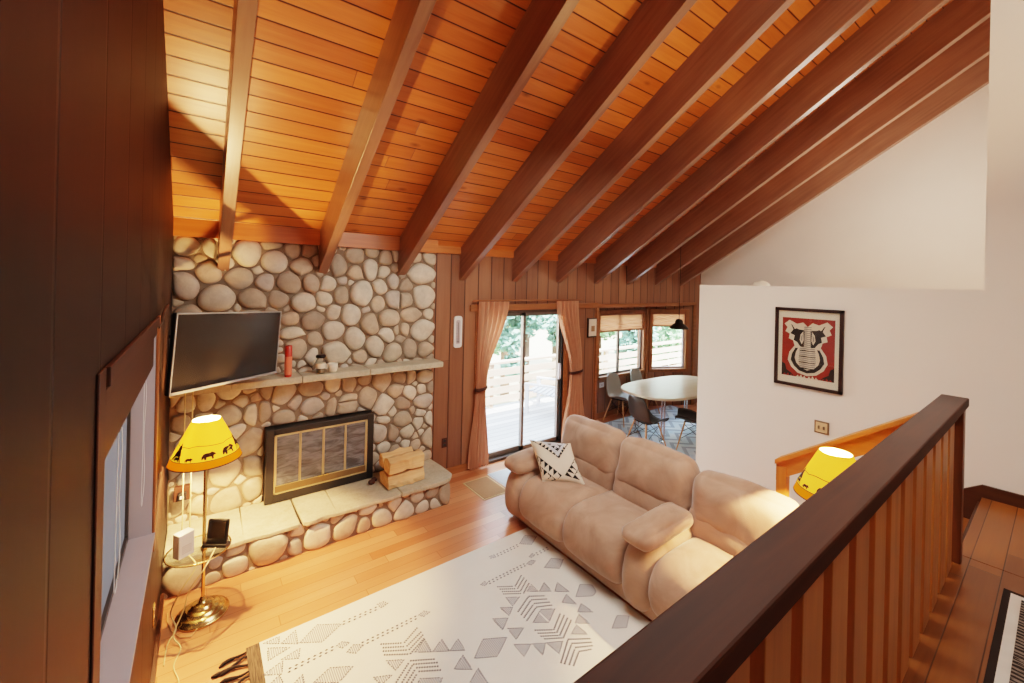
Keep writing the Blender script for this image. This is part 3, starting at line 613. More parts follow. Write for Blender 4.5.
# hearth
HX1=2.40;HY=-.60
S=fill_gaps([s for s in HSTONES],.0,HX1,.0,.25,.025,.09,rnd,4000)
mb=stones(S,(0,HX1+.02,.0,.262),lambda u,v,h:V(u,HY-h*.7,v),rnd,tint=lambda r,x,z:tuple(q*.96 for q in tint(r,x,z)))
b0=len(mb.v); mb.box((0,HY-.004,0),(HX1,-.051,.245),1); mb.col+=[(1,1,1)]*8
S=fill_gaps([],-.58,-.06,.0,.25,.04,.11,rnd,1500)
m2=stones(S,(-.60,-.05,0,.255),lambda u,v,h:V(HX1+h*.7,u,v),rnd,tint=tint)
mb.add(m2.v,m2.f,0,True); mb.col+=m2.col
mb.build('hearth_base',[M['stone'],M['mortar']],FP)
cuts=[0.0,.52,.93,1.24,1.86,2.475]
for k in range(5):
    x0,x1=cuts[k]+.004,cuts[k+1]-.004; yb=-.045; r2=random.Random(k)
    P=[(x0,yb),(x0+r2.uniform(-.02,.02) if k else x0,-.645+r2.uniform(-.012,.012))]
    for q in range(1,5): P.append((x0+(x1-x0)*q/5,-.648+r2.uniform(-.012,.014)))
    if k==4: P+=[(x1-.07,-.63),(x1,-.55),(x1-.005,-.3),(x1-.03,yb)]
    else: P+=[(x1+r2.uniform(-.004,.004),-.645+r2.uniform(-.01,.01)),(x1,yb)]
    MB().prism(P,lambda u,v,d_:V(u,v,d_),.252,.292+r2.uniform(-.004,.004)).build('hearth_slab',M['slab'],FP,bevel=.008)
# mantel in four slabs
cuts=[0.0,.42,.98,1.62,2.465]
for k in range(4):
    r2=random.Random(20+k); x0,x1=cuts[k]+.002,cuts[k+1]-.002
    P=[(x0,-.045),(x0,-.305)]+[(x0+(x1-x0)*q/6,-.305+r2.uniform(-.008,.008)) for q in range(1,6)]+[(x1,-.305),(x1,-.045)]
    MB().prism(P,lambda u,v,d_:V(u,v,d_),1.437,1.500).build('mantel_slab',M['slab'],FP,bevel=.008)
# firebox
hx0,hx1,hz0,hz1=.708,1.718,.296,.992
mb=MB(); yf=-.16
ix0,ix1,iz0,iz1=hx0+.07,hx1-.07,hz0+.08,hz1-.055
mb.box((hx0,yf,hz0),(ix0,-.03,hz1)).box((ix1,yf,hz0),(hx1,-.03,hz1)).box((ix0,yf,iz1),(ix1,-.03,hz1)).box((ix0,yf,hz0),(ix1,-.03,iz0))
mb.build('firebox_surround',M['black'],FP,bevel=.004)
MB().box((hx0+.02,-.04,hz0+.02),(hx1-.02,-.012,hz1-.02)).build('firebox_back',M['black'],FP)
mb=MB(); q=.011
mb.box((ix0,yf-.006,iz0),(ix0+q,yf+.02,iz1)).box((ix1-q,yf-.006,iz0),(ix1,yf+.02,iz1)).box((ix0,yf-.006,iz1-q),(ix1,yf+.02,iz1)).box((ix0,yf-.006,iz0),(ix1,yf+.02,iz0+q))
mb.build('brass_frame',M['agedbrass'],FP)
MB().box((ix0+q,yf+.004,iz0+q),(ix1-q,yf+.03,iz0+.07)).build('vent_strip',M['vent'],FP)
wd=(ix1-ix0-2*q)/4
for k in range(4):
    x0=ix0+q+k*wd+.002;x1=x0+wd-.004;z0=iz0+.073;z1=iz1-q-.002
    mb=MB(); e=.008
    mb.box((x0,yf-.002,z0),(x0+e,yf+.014,z1)).box((x1-e,yf-.002,z0),(x1,yf+.014,z1)).box((x0,yf-.002,z1-e*.6),(x1,yf+.014,z1)).box((x0,yf-.002,z0),(x1,yf+.014,z0+e*.6))
    g=mb.build('glass_door',M['agedbrass'],FP)
    MB().box((x0+e,yf+.004,z0+e*.6),(x1-e,yf+.010,z1-e*.6)).build('pane',M['darkglass'],g)
    if k in (1,2):
        xx=x1-.02 if k==1 else x0+.02
        MB().box((xx-.03,yf-.02,z0+.004),(xx+.03,yf-.003,z0+.016)).build('handle',M['brass'],g,bevel=.003)

# ------------------------------------------------------------------ things on the mantel and hearth
t=thing('pillar_candle','tall slim red candle standing on the stone mantel','candle',(.866,-.245,1.502))
MB().lathe([(.030,0),(.031,.02),(.031,.285),(.026,.292),(.006,.288)],n=24).build('wax',M['red'],t)
MB().lathe([(.0318,.02),(.0318,.19)],n=24).build('paper_wrap',M['redlight'],t)
MB().tube([(0,0,.286),(.002,0,.30)],.0018,6).build('wick',M['blackplastic'],t)
t=thing('glass_jar','glass jar with a dark lid and pale label on the stone mantel','jar',(1.15,-.245,1.502))
MB().lathe([(.040,0),(.043,.01),(.043,.12),(.036,.14),(.036,.155)],n=28).build('glass_body',M['clearglass'],t)
MB().lathe([(.0438,.05),(.0438,.10)],n=28).build('label_band',M['wax'],t)
MB().lathe([(.036,.005),(.038,.045),(.0,.046)],n=24).build('contents',M['brownplate'],t)
MB().lathe([(.0,.150),(.044,.152),(.047,.165),(.044,.178),(.03,.184),(0,.185)],n=28).build('lid',M['smoke'],t)
t=thing('candle_cup','small white candle cup on the mantel right of the jar','candle',(1.262,-.245,1.502))
MB().lathe([(.030,0),(.042,.012),(.047,.05),(.048,.088),(.043,.088),(.040,.05),(.0,.045)],n=28).build('cup',M['wax'],t)
MB().tube([(0,0,.045),(.002,0,.062)],.002,6).build('wick',M['blackplastic'],t)
def split_log(poly,x0,x1,y,z,label,seed,tw=0):
    t=thing('split_log',label,'firewood',((x0+x1)/2,y,z),tw,'split firewood on the hearth')
    r=random.Random(seed); L=x1-x0; vs=[];n=len(poly);K=9
    for k in range(K):
        for (a,b) in poly:
            w=.020*noise.noise(V(k*.7+seed*5,a*22,b*22)); vs.append(V(-L/2+L*k/(K-1),a+w,max(0.0,b+w*.8)))
    fs=[(k*n+j,k*n+(j+1)%n,(k+1)*n+(j+1)%n,(k+1)*n+j) for k in range(K-1) for j in range(n)]
    MB().add(vs,fs,0,False).add(vs[:n],[tuple(reversed(range(n)))],0).add(vs[-n:],[tuple(range(n))],0).build('wood',M['splitwood'],t)
    bp=[p for p in poly[:4]]
    return t,bp
split_log([(-.125,0),(.12,.0),(.12,.10),(.0,.135),(-.10,.125),(-.135,.05)],1.75,2.15,-.40,.301,'lower pale split log lying on the stone hearth',3,.03)
split_log([(-.115,.0),(.02,.0),(.05,.07),(.02,.13),(-.06,.145),(-.125,.12)],1.755,2.14,-.41,.452,'upper front split log resting on the hearth stack',5,.05)
split_log([(-.03,.0),(.09,.0),(.09,.09),(.03,.14),(-.03,.10)],1.76,2.10,-.315,.452,'reddish rear split log at the back of the hearth stack',8,-.02)
for (x,y,s) in ((1.66,-.30,.032),(1.70,-.255,.03)):
    m_=MB().cushion((0,0,s*.5),(s*1.8,s*1.3,s),s*.4,(0,0,.006),5,wrinkle=.012,seed=x*9)
    tag(m_.build('bark_chip',M['tieback'],loc=(x,y,.302)),'small dark bark chip on the hearth left of the firewood','bark chip','bark chips on the hearth')

# ------------------------------------------------------------------ television on a wall arm
tv=thing('television','black flat screen television angled across the corner above the mantel','television')
A=V(.052,-1.085,1.905);B=V(.760,-.415,1.855)
U=(B-A);W_=U.length;U.normalize();N=V(U.y,-U.x,0).normalized()   # faces the room
N=(N+V(0,0,-.03)).normalized();UP=N.cross(U).normalized()
if UP.z<0: UP=-UP
c0=(A+B)/2
TM=Matrix(((U.x,N.x,UP.x,c0.x),(U.y,N.y,UP.y,c0.y),(U.z,N.z,UP.z,c0.z),(0,0,0,1)))
tv.matrix_world=TM; hw,hh=W_/2,.275
MB().box((-hw,-.035,-hh),(hw,-.004,hh)).build('housing',M['blackplastic'],tv,bevel=.006)
MB().box((-hw+.012,-.004,-hh+.02),(hw-.012,.0,hh-.012)).build('screen',M['screen'],tv)
mb=MB(); mb.box((-hw,-.006,-hh),(hw,.004,-hh+.018)).box((-hw,-.006,hh-.010),(hw,.003,hh)).box((-hw,-.006,-hh),(-hw+.010,.003,hh)).box((hw-.010,-.006,-hh),(hw,.003,hh)); mb.build('bezel',M['bezel'],tv)
inv=TM.inverted()
mb=MB(); mb.tube([inv@V(.0,-.45,1.95),inv@V(.16,-.5,1.95),inv@V(.36,-.66,1.92)],.016,8); mb.box((-.12,-.05,-.12),(.12,-.03,.12)); mb.build('wall_arm',M['black'],tv)
ca=MB().tube([V(.006,-1.62,2.14),V(.012,-1.45,2.155),V(.014,-1.3,2.20),V(.02,-1.18,2.225),V(.025,-1.14,2.235)],.009,8)
tag(ca.build('television_arm',M['black']),'black arm running along the left wall to the television','cable')  # added tube standing in for the television's wall arm
for k,(x,y) in enumerate(((.115,-.70),(.16,-.68))):
    pts=[V(x,y+.002*math.sin(q),1.62-.118*q) for q in range(11)]
    tag(MB().tube(pts,.004,6).build('hanging_cable',M['cord']),'thin pale cable hanging straight down below the television','cable','cables hanging below the television')

# ------------------------------------------------------------------ floor lamps
M['shade']=translucent('yellow_lamp_shade',srgb(242,192,62),srgb(250,200,66),.5,srgb(255,200,50),.3)
M['shadeband']=translucent('orange_shade_band',srgb(206,126,20),srgb(205,112,14),.25,srgb(235,140,20),.15)
M['liner']=translucent('white_shade_liner',(.85,.82,.74),(.62,.56,.46),.5)  # liner added to whiten the opening and dim the outer shade
M['bear']=plain('brown_bear_print',srgb(66,28,10),.9)
def bulb_mat():
    t=NT('lit_bulb'); e=t.n('ShaderNodeEmission'); e.inputs[0].default_value=(1,.82,.55,1); e.inputs[1].default_value=20
    tr=t.n('ShaderNodeBsdfTransparent'); m=t.n('ShaderNodeMixShader'); m.inputs[0].default_value=.12
    t.l(tr.outputs[0],m.inputs[1]); t.l(e.outputs[0],m.inputs[2]); t.l(m.outputs[0],t.out.inputs[0]); return t.mat
M['bulb']=bulb_mat()
bear=[(-1,.08),(-.98,.5),(-.72,.82),(-.3,.9),(.1,.86),(.45,1.0),(.66,.9),(.86,.8),(1.02,.62),(.98,.52),(.8,.5),(.66,.42),(.64,0),(.42,0),(.36,.34),(-.3,.32),(-.36,0),(-.6,0),(-.68,.3),(-.82,.06)]
ZB,ZM,ZT=1.115,1.165,1.405; RB,RM,RT=.218,.20,.086
def rad(z): return RB+(RM-RB)*(z-ZB)/(ZM-ZB) if z<ZM else RM+(RT-RM)*(z-ZM)/(ZT-ZM)
def on_shade(a,z,off=.0025): r=rad(z)+off; return V(r*math.cos(a),r*math.sin(a),z)
def floor_lamp(loc,label,shelf,face):
    t=thing('floor_lamp',label,'lamp',loc,0,None)
    MB().lathe([(.0,.0),(.158,.0),(.162,.010),(.156,.020),(.140,.023),(.136,.036),(.128,.040),(.108,.042),(.104,.056),(.096,.060),(.070,.062),(.064,.080),(.050,.086),(.026,.090),(.020,.115),(.013,.13)],n=48).build('base',M['brass'],t)
    MB().tube([(0,0,.08),(0,0,1.2)],.011,14).lathe([(.011,.46),(.02,.465),(.02,.485),(.011,.49)]).lathe([(.011,1.14),(.018,1.15),(.018,1.22),(.01,1.225)]).build('pole',M['brass'],t)
    mb=MB().lathe([(RB,ZB),(RM,ZM)],n=56,m=1); mb.lathe([(RM,ZM),((RM+RT)/2,(ZM+ZT)/2),(RT,ZT)],n=56,m=0)
    # fix: drop lathe caps so that the shade is open at top and bottom
    keep=[i for i,f in enumerate(mb.f) if len(f)==4]; mb.f=[mb.f[i] for i in keep]; mb.m=[mb.m[i] for i in keep]; mb.sm=[mb.sm[i] for i in keep]
    for a,s,z in ((-.55,.042,ZM+.012),(.15,.05,ZM+.014),(-1.15,.024,ZM+.008),(-1.62,.026,ZM+.008),(2.2,.05,ZM+.012),(3.0,.03,ZM+.01),(3.9,.046,ZM+.012),(1.2,.04,ZM+.012)):
        P=[on_shade(face+a+q[0]*s/.19,z+q[1]*s*1.05) for q in bear]; mb.add(P,[tuple(range(len(P)))],2)
    mi=MB().lathe([(RB-.006,ZB+.004),(RM-.006,ZM),(RT-.005,ZT-.002)],n=56); kk=[i for i,f in enumerate(mi.f) if len(f)==4]; mi.f=[mi.f[i] for i in kk]; mi.m=[mi.m[i] for i in kk]; mi.sm=[mi.sm[i] for i in kk]; liner=mi
    # spruce silhouettes
    for a in (-2.35,.75,4.6):
        tri=[(-.05,0),(.05,0),(.028,.035),(.036,.035),(.016,.07),(.022,.07),(0,.11),(-.022,.07),(-.016,.07),(-.036,.035),(-.028,.035)]
        P=[on_shade(face+a+q[0]/.19,ZM+.006+q[1]) for q in tri]; mb.add(P,[tuple(range(len(P)))],2)
    # hill outline and rim lines
    def line(fz,w,n=90):
        vs=[];fs=[]
        for k in range(n+1):
            a=2*PI*k/n;z=fz(a); vs+= [on_shade(face+a,z,.002),on_shade(face+a,z+w,.002)]
        for k in range(n): fs.append((2*k,2*k+2,2*k+3,2*k+1))
        mb.add(vs,fs,2)
    line(lambda a:ZM+.082+.016*abs(math.sin(2.5*a))+.006*math.sin(5*a+1),.0035); line(lambda a:ZM+.001,.004); line(lambda a:ZB,.006)
    sh_=mb.build('lamp_shade',[M['shade'],M['shadeband'],M['bear']],t); liner.build('shade_liner',M['liner'],sh_)
    mb=MB(); 
    for k in range(3): mb.tube([(0,0,ZT-.01),(RT*math.cos(k*2.094),RT*math.sin(k*2.094),ZT-.004)],.002,6)
    mb.tube([(0,0,1.2),(.05,0,1.27),(.05,0,1.34),(0,0,ZT-.01)],.002,6); mb.tube([(0,0,1.2),(-.05,0,1.27),(-.05,0,1.34),(0,0,ZT-.01)],.002,6)
    mb.build('harp',M['brass'],t)
    MB().lathe([(.012,1.225),(.016,1.24),(.028,1.275),(.03,1.295),(.022,1.318),(.0,1.326)],n=20).build('bulb',M['bulb'],t)
    if shelf:
        MB().lathe([(.0,.478),(.185,.478),(.19,.482),(.185,.486),(.0,.486)],n=48,c=(-.03,-.01,0)).build('glass_shelf',M['clearglass'],t)
        MB().tube([(-.03+.19*math.cos(k/32*2*PI),-.01+.19*math.sin(k/32*2*PI),.482) for k in range(32)],.005,8,closed=True).build('shelf_rim',M['brass'],t)
    if shelf: MB().tube([(-.03,-.155,.014),(-.06,-.20,.006),(-.12,-.17,.006),(-.17,-.07,.006),(-.20,.06,.006),(-.205,.14,.006)],.004,7).build('lamp_cord',M['legwood'],t)
    return t
L1=(.245,-.932,0); L2=(3.44,-3.76,0)
floor_lamp(L1,'brass floor lamp with a yellow bear shade and glass shelf by the fireplace','s',-.95)
floor_lamp(L2,'floor lamp with a yellow bear shade standing behind the loft railing','',-2.6)
def point(name,loc,w,col,r):
    l=bpy.data.lights.new(name,'POINT'); l.energy=w; l.color=col; l.shadow_soft_size=r*.6
    o=bpy.data.objects.new(name,l); COL.objects.link(o); o.location=loc; return o
point('lamp_bulb_light',(L1[0],L1[1],1.28),LAMP1,(1,.56,.22),.03)
point('lamp_bulb_light',(L2[0],L2[1],1.28),LAMP2,(1,.60,.26),.03)
# on the glass shelf
RT_=Matrix.Translation((.13,-.975,.487))@Matrix.Rotation(.55,4,'Z')
t=thing('router_box','white upright router box on the lamp shelf','router'); t.matrix_world=RT_
MB().box((-.05,-.035,0),(.05,.035,.165)).build('case',M['plastic_white'],t,bevel=.006)
mb=MB()
for k in range(5): mb.box((-.03,-.0358,.03+.012*k),(.03,-.0350,.034+.012*k))
mb.build('vent_slots',M['whiteframe'],t)
PM=Matrix.Translation((.315,-.985,.489))@Matrix.Rotation(-.62,4,'Z')@Matrix.Rotation(-.16,4,'X')
t=thing('cordless_phone','black cordless phone standing upright at the edge of the lamp shelf','phone'); t.matrix_world=PM
mb=MB().box((-.075,-.012,.0),(.075,.014,.185)); mb.build('handset',M['blackplastic'],t,bevel=.012)
MB().box((-.06,-.0135,.06),(.06,-.0118,.17)).build('display',M['screen'],t)
MB().box((-.085,-.03,.0),(.085,.035,.022)).build('cradle',M['blackplastic'],t,bevel=.005)
def cord(name,pts,r,m,label):
    # Catmull-Rom
    P=[Vector(p) for p in pts];Q=[]
    for i in range(len(P)-1):
        a=P[max(i-1,0)];b=P[i];c=P[i+1];d_=P[min(i+2,len(P)-1)]
        for k in range(8):
            u=k/8; Q.append(.5*((2*b)+(c-a)*u+(2*a-5*b+4*c-d_)*u*u+(3*b-a-3*c+d_)*u**3))
    Q.append(P[-1]); return tag(MB().tube(Q,r,7).build(name,m),label,'cord')
cord('router_cable',[(.16,-1.02,.50),(.20,-1.13,.47),(.13,-1.15,.36),(.08,-1.08,.22),(.07,-.98,.10),(.10,-1.02,.02),(.06,-1.12,.006),(.05,-1.3,.006)],.004,M['cord'],'cream power cord dropping from the router to the floor')
cord('phone_cable',[(.31,-1.02,.50),(.25,-1.16,.46),(.17,-1.14,.33),(.14,-1.09,.18),(.09,-1.12,.05),(.13,-1.20,.006),(.10,-1.34,.006),(.13,-1.5,.006),(.10,-1.7,.006),(.06,-1.84,.006)],.004,M['cord'],'cream cord looping from the phone down across the floor')
t=thing('power_adapter','dark plug and adapter on the stone behind the lamp pole','plug',(.10,-.155,.60))
MB().box((-.055,-.05,-.06),(.055,.0,.06)).build('plate',M['tieback'],t,bevel=.006)
MB().box((-.03,-.095,-.04),(.03,-.05,.02)).build('plug',M['blackplastic'],t,bevel=.008)
MB().box((-.012,-.105,-.02),(.012,-.094,.0)).build('tab',M['plastic_white'],t)
t=thing('wall_socket','small brass wall socket low on the left wall','socket',(0.0,-1.40,.41))
MB().box((0,-.035,-.055),(.006,.035,.055)).build('cover_plate',M['brass'],t,bevel=.002)
MB().box((.006,-.014,.01),(.009,.014,.035)).build('receptacle',M['tieback'],t); MB().box((.006,-.014,-.035),(.009,.014,-.01)).build('receptacle',M['tieback'],t)

# ------------------------------------------------------------------ curtains
def lerp_keys(keys,v):
    for i in range(len(keys)-1):
        a,b=keys[i],keys[i+1]
        if v<=b[0] or i==len(keys)-2:
            u=max(0,min(1,(v-a[0])/(b[0]-a[0]))); u=u*u*(3-2*u)
            return [p+(q-p)*u for p,q in zip(a[1:],b[1:])]
def curtain(label,keys,tie,z1,z0,seed):
    t=thing('curtain',label,'curtain')
    def f(u,v):
        z=z1+(z0-z1)*v; l,r,amp=lerp_keys(keys,v)
        x=l+(r-l)*u
        y=-.075+amp*math.sin(u*2*PI*6+seed+.8*math.sin(v*3))+.3*amp*math.sin(u*2*PI*11+2*v+seed)
        return V(x,y,z)
    MB().grid(f,120,60).build('cloth',M['curtain'],t)
    l,r,z=tie
    pts=[V((l+r)/2+((r-l)/2+.012)*math.cos(a),-.075+.055*math.sin(a),z+.012*math.cos(a)) for a in [2*PI*k/24 for k in range(24)]]
    mb=MB()
    for dz in (-.012,0,.012): mb.tube([p+V(0,0,dz) for p in pts],.008,6,closed=True)
    mb.build('tieback',M['tieback'],t); return t
curtain('tan curtain tied back on the left of the sliding door',[(0,3.08,3.55,.03),(.49,3.075,3.22,.02),(.55,3.065,3.205,.018),(1,2.97,3.27,.03)],(3.065,3.21,1.05),2.175,.03,0)
curtain('tan curtain tied back on the right of the sliding door',[(0,4.47,4.90,.03),(.50,4.76,5.02,.022),(.55,4.76,5.01,.02),(1,4.62,5.12,.03)],(4.76,5.01,1.08),2.175,.03,1.3)
t=thing('curtain_rod','thin wooden curtain rod above the sliding door','curtain rod')
MB().tube([(3.0,-.075,2.192),(4.98,-.075,2.192)],.009,10).build('rod',M['trimwood'],t)
for x in (3.03,4.0,4.95): MB().box((x-.008,-.08,2.182),(x+.008,-.0,2.186)).build('bracket',M['trimwood'],t)

# ------------------------------------------------------------------ small things on the far wall
def rounded(w,h,r,n=6):
    P=[]
    for cx,cy,a0 in ((w/2-r,h/2-r,0),(-w/2+r,h/2-r,PI/2),(-w/2+r,-h/2+r,PI),(w/2-r,-h/2+r,1.5*PI)):
        for k in range(n+1): a=a0+PI/2*k/n; P.append((cx+r*math.cos(a),cy+r*math.sin(a)))
    return P
t=thing('wall_thermometer','white rounded wall thermometer on the wood wall left of the curtain','thermometer',(2.81,0,1.795))
MB().prism(rounded(.115,.40,.035),lambda u,v,d_:V(u,d_,v),-.018,0).build('face_plate',M['plastic_white'],t)
MB().prism(rounded(.062,.30,.02),lambda u,v,d_:V(u,d_,v),-.020,-.0178).build('scale_strip',M['whiteframe'],t)
mb=MB().tube([(0,-.023,-.12),(0,-.023,.12)],.004,8); mb.lathe([(0,-.135),(.009,-.128),(.009,-.118),(0,-.112)],c=(0,-.023,0),n=10); mb.build('tube',M['silverframe'],t)
mb=MB()
for k in range(13): mb.box((-.026,-.0206,-.12+k*.02),(-.010,-.0198,-.118+k*.02))
mb.build('marks',M['smoke'],t)
t=thing('wall_outlet','dark wall outlet low on the wood wall beside the hearth','outlet',(2.66,0,.42))
MB().box((-.037,-.006,-.058),(.037,0,.058)).build('cover_plate',M['tieback'],t,bevel=.002)
MB().box((-.016,-.009,.012),(.016,-.006,.04)).build('receptacle',M['blackplastic'],t); MB().box((-.016,-.009,-.04),(.016,-.006,-.012)).build('receptacle',M['blackplastic'],t)
t=thing('small_wall_frame','small pale framed print with a dark left edge beside the right curtain','picture',(5.28,0,1.735))
MB().box((-.10,-.03,-.155),(.10,0,.155)).build('frame',M['frameblack'],t,bevel=.003)
MB().box((-.082,-.033,-.135),(.092,-.0295,.140)).build('print',M['matboard'],t)
MB().box((-.03,-.0345,-.06),(.05,-.0325,.03)).build('picture_block',M['matbrown'],t)
t=thing('light_switch','pale switch plate on the wood wall under the bay window','switch',(6.10,BY,.60))
MB().box((-.06,-.008,-.045),(.06,0,.045)).build('cover_plate',M['plastic_white'],t,bevel=.003)
MB().box((-.012,-.014,-.012),(.012,-.008,.012)).build('toggle',M['whiteframe'],t)

# ------------------------------------------------------------------ sofa
sofa=thing('sofa','tan microsuede reclining sofa with a middle armrest facing the fireplace','sofa',(2.78,-2.36,0))
sx,sy=2.78,-2.36
def sb(mb,name,parent=None):
    mb.v=[p-V(sx,sy,0) for p in mb.v]; return mb.build(name,M['sofa'],parent or sofa)
def loft(mb,prof,y0,y1,r,nv=26,seed=0,wr=.012):
    P=chaikin(prof,2); n=len(P); cx=sum(p[0] for p in P)/n; cz=sum(p[1] for p in P)/n
    vs=[]
    for k in range(nv+1):
        t=.5-.5*math.cos(PI*k/nv); y=y0+(y1-y0)*t
        d=min(y-y0,y1-y); q=max(0,1-d/r); e=r*(1-math.sqrt(max(0,1-q*q)))
        puff=.014*math.sin(PI*t)
        for (a,b) in P:
            L=math.hypot(a-cx,b-cz); s_=max(.05,(L-e*.9+puff)/L)
            w=wr*(noise.noise(V(a*5+seed*3,y*5,b*5))+.5*noise.noise(V(a*12,y*12+seed,b*12)))
            vs.append(V(cx+(a-cx)*s_*(1+w),y,cz+(b-cz)*s_*(1+w)))
    fs=[(k*n+j,(k+1)*n+j,(k+1)*n+(j+1)%n,k*n+(j+1)%n) for k in range(nv) for j in range(n)]
    fs+= [tuple(range(n)),tuple(reversed(range(nv*n,nv*n+n)))]
    return mb.add(vs,fs,0,True)
YS=[(-2.005,-1.385),(-2.635,-2.0),(-3.47,-2.87)]
seatp=[(3.52,.20),(3.52,.45),(3.32,.475),(3.10,.50),(2.93,.50),(2.80,.46),(2.735,.36),(2.72,.25),(2.755,.15),(2.83,.12),(3.0,.14)]
for k,(a,b) in enumerate(YS): sb(loft(MB(),seatp,a,b,.09,seed=k),'seat_cushion')
sb(MB().cushion((3.20,-2.34,.12),(.78,2.42,.19),.04,(.0,0,0),8),'base')
backtop=[.95,.945,.915]
for k,(a,b) in enumerate(((-2.03,-1.25),(-2.79,-2.02),(-3.55,-2.78))):
    w=b-a; c=(a+b)/2; zt=backtop[k]
    lean=Matrix.Rotation(.22,4,'Y')
    sb(MB().cushion((3.47,c,.52),(.20,w-.02,.28),.075,(.03,.0,.02),14,lean,.012,seed=k+3),'lower_back_cushion')
    sb(MB().cushion((3.545,c,zt-.22),(.27,w+.01,.46),.12,(.045,.0,.025),16,lean,.016,seed=k+7),'upper_back_cushion')
sb(MB().cushion((3.64,-2.40,.45),(.17,2.28,.78),.06,(.02,0,0),12),'back_frame')
def arm(y0,y1,pad,nm,seed):
    c=(y0+y1)/2;w=y1-y0
    a=sb(loft(MB(),[(3.55,.05),(3.55,.50),(3.2,.53),(2.90,.53),(2.79,.47),(2.745,.36),(2.73,.22),(2.76,.10),(2.83,.05)],y0,y1,.10,seed=seed),nm)
    pm=MB().cushion((3.06 if pad==1 else 3.07,c,.575),(.66,w+.0,.13),.062,(.01,.015,.03),14,None,.010,seed=seed)
    sb(pm,'arm_pad',a); return a
arm(-1.395,-1.135,1,'armrest',1); arm(-2.875,-2.63,2,'armrest',2); arm(-3.60,-3.465,1,'armrest',3)

# throw pillow, leaning on the left arm and back
pc=V(3.08,-1.585,.645); N=V(-.50,-.62,.60).normalized(); U0=V(.80,-.60,.0).normalized(); U0=(U0-N*U0.dot(N)).normalized(); W0=N.cross(U0)
if W0.z<0: W0=-W0
ra=.30; U=(U0*math.cos(ra)-W0*math.sin(ra)*.25).normalized(); U=(U-N*U.dot(N)).normalized(); W=(W0*math.cos(ra)-U0*math.sin(ra)).normalized()
hs=.212
def psurf(u,v,side=1,off=0):
    e=1-.10*(abs(u)*(1-v*v)*0+ (1-abs(v))*0)
    pin=1-.07*((1-v*v)*abs(u)**6*1.0); pin2=1-.07*((1-u*u)*abs(v)**6)
    h=.075*(max(0,(1-u**4)*(1-v**4)))**.6
    return U*(u*hs*pin)+W*(v*hs*pin2)+N*(side*h+off)
tp=thing('throw_pillow','cream throw pillow with black triangle chevrons leaning in the sofa corner','pillow',pc)
mb=MB()
n=22
mb.grid(lambda a,b:psurf(2*a-1,2*b-1,1),n,n,0); mb.grid(lambda a,b:psurf(1-2*a,2*b-1,-1),n,n,0)
def ptri(P,m):
    # subdivide edges so the print hugs the cushion
    mb.add([psurf(max(-.97,min(.97,u)),max(-.97,min(.97,v)),1,.003) for u,v in P],[tuple(range(len(P)))],m)
def row(A,B,n,h,m=1,side=1,base=True):
    dx=(B[0]-A[0])/n;dy=(B[1]-A[1])/n;L=math.hypot(dx,dy);nx,ny=-dy/L*side,dx/L*side
    for k in range(n):
        p=(A[0]+dx*k,A[1]+dy*k);q=(A[0]+dx*(k+.92),A[1]+dy*(k+.92)); c=(A[0]+dx*(k+.7)+nx*h,A[1]+dy*(k+.7)+ny*h)
        ptri([p,q,c],m)
# pale blue inset at the top of the chevron
for k in range(8):
    f0,f1=k/8,(k+1)/8
    a0=(-.45+.55*f0,.93-.75*f0);a1=(-.45+.55*f1,.93-.75*f1);b0=(.72-.62*f0,.93-.75*f0);b1=(.72-.62*f1,.93-.75*f1)
    ptri([a0,a1,b1,b0],2)
row((-.95,.95),(.12,.10),8,.24,1,1); row((.12,.10),(.88,.95),6,.26,1,1); row((-.35,.93),(.18,.42),4,.18,1,1); row((.18,.42),(.58,.93),3,.18,1,1)
row((-.95,.22),(.0,-.70),6,.30,1,-1); row((.12,-.66),(.95,.24),5,.30,1,-1); row((-.95,-.28),(-.32,-.92),4,.28,1,-1); row((.46,-.74),(.96,-.18),3,.28,1,-1)
mb.build('cover',[M['pillow'],M['pillowblack'],M['pillowblue']],tp)

# ------------------------------------------------------------------ area rug with woven motifs
rug=thing('area_rug','cream woven area rug with grey diamond and triangle motifs on the oak floor','rug',(0,0,0))
RX0,RX1,RYA,RYB=.545,2.83,-1.452,-3.55; RZ=.011
def rz_(x,y): return RZ+.0015*noise.noise(V(x*3,y*3,0))
mb=MB()
mb.grid(lambda u,v:V(RX0+(RX1-RX0)*u,RYB+(RYA-RYB)*v,rz_(RX0+(RX1-RX0)*u,RYB+(RYA-RYB)*v)),60,60,0)
mb.box((RX0,RYB,0.001),(RX1,RYA,.008),0)
def quad_line(a,b,w,m,dash=0):
    a=Vector((a[0],a[1]));b=Vector((b[0],b[1]));d_=b-a;L=d_.length
    if L<1e-4: return
    d_/=L; nn=Vector((-d_.y,d_.x))*w/2
    segs=[(0,L)] if not dash else [(s_,min(L,s_+dash*.62)) for s_ in [k*dash for k in range(max(1,int(L/dash)))]]
    for s0,s1 in segs:
        P=[a+d_*s0-nn,a+d_*s1-nn,a+d_*s1+nn,a+d_*s0+nn]
        mb.add([V(p.x,p.y,rz_(p.x,p.y)+.0016) for p in P],[(0,1,2,3)],m)
def inside_hatch(P,step,m):
    x0=min(p[0] for p in P);x1=max(p[0] for p in P);y0=min(p[1] for p in P);y1=max(p[1] for p in P)
    # hatch lines along y
    k=int((x1-x0)/step)
    for i in range(1,k+1):
        x=x0+i*step; ys=[]
        for j in range(len(P)):
            a,b=P[j],P[(j+1)%len(P)]
            if (a[0]-x)*(b[0]-x)<0: ys.append(a[1]+(b[1]-a[1])*(x-a[0])/(b[0]-a[0]))
        ys.sort()
        for q in range(0,len(ys)-1,2): quad_line((x,ys[q]),(x,ys[q+1]),step*.5,m)
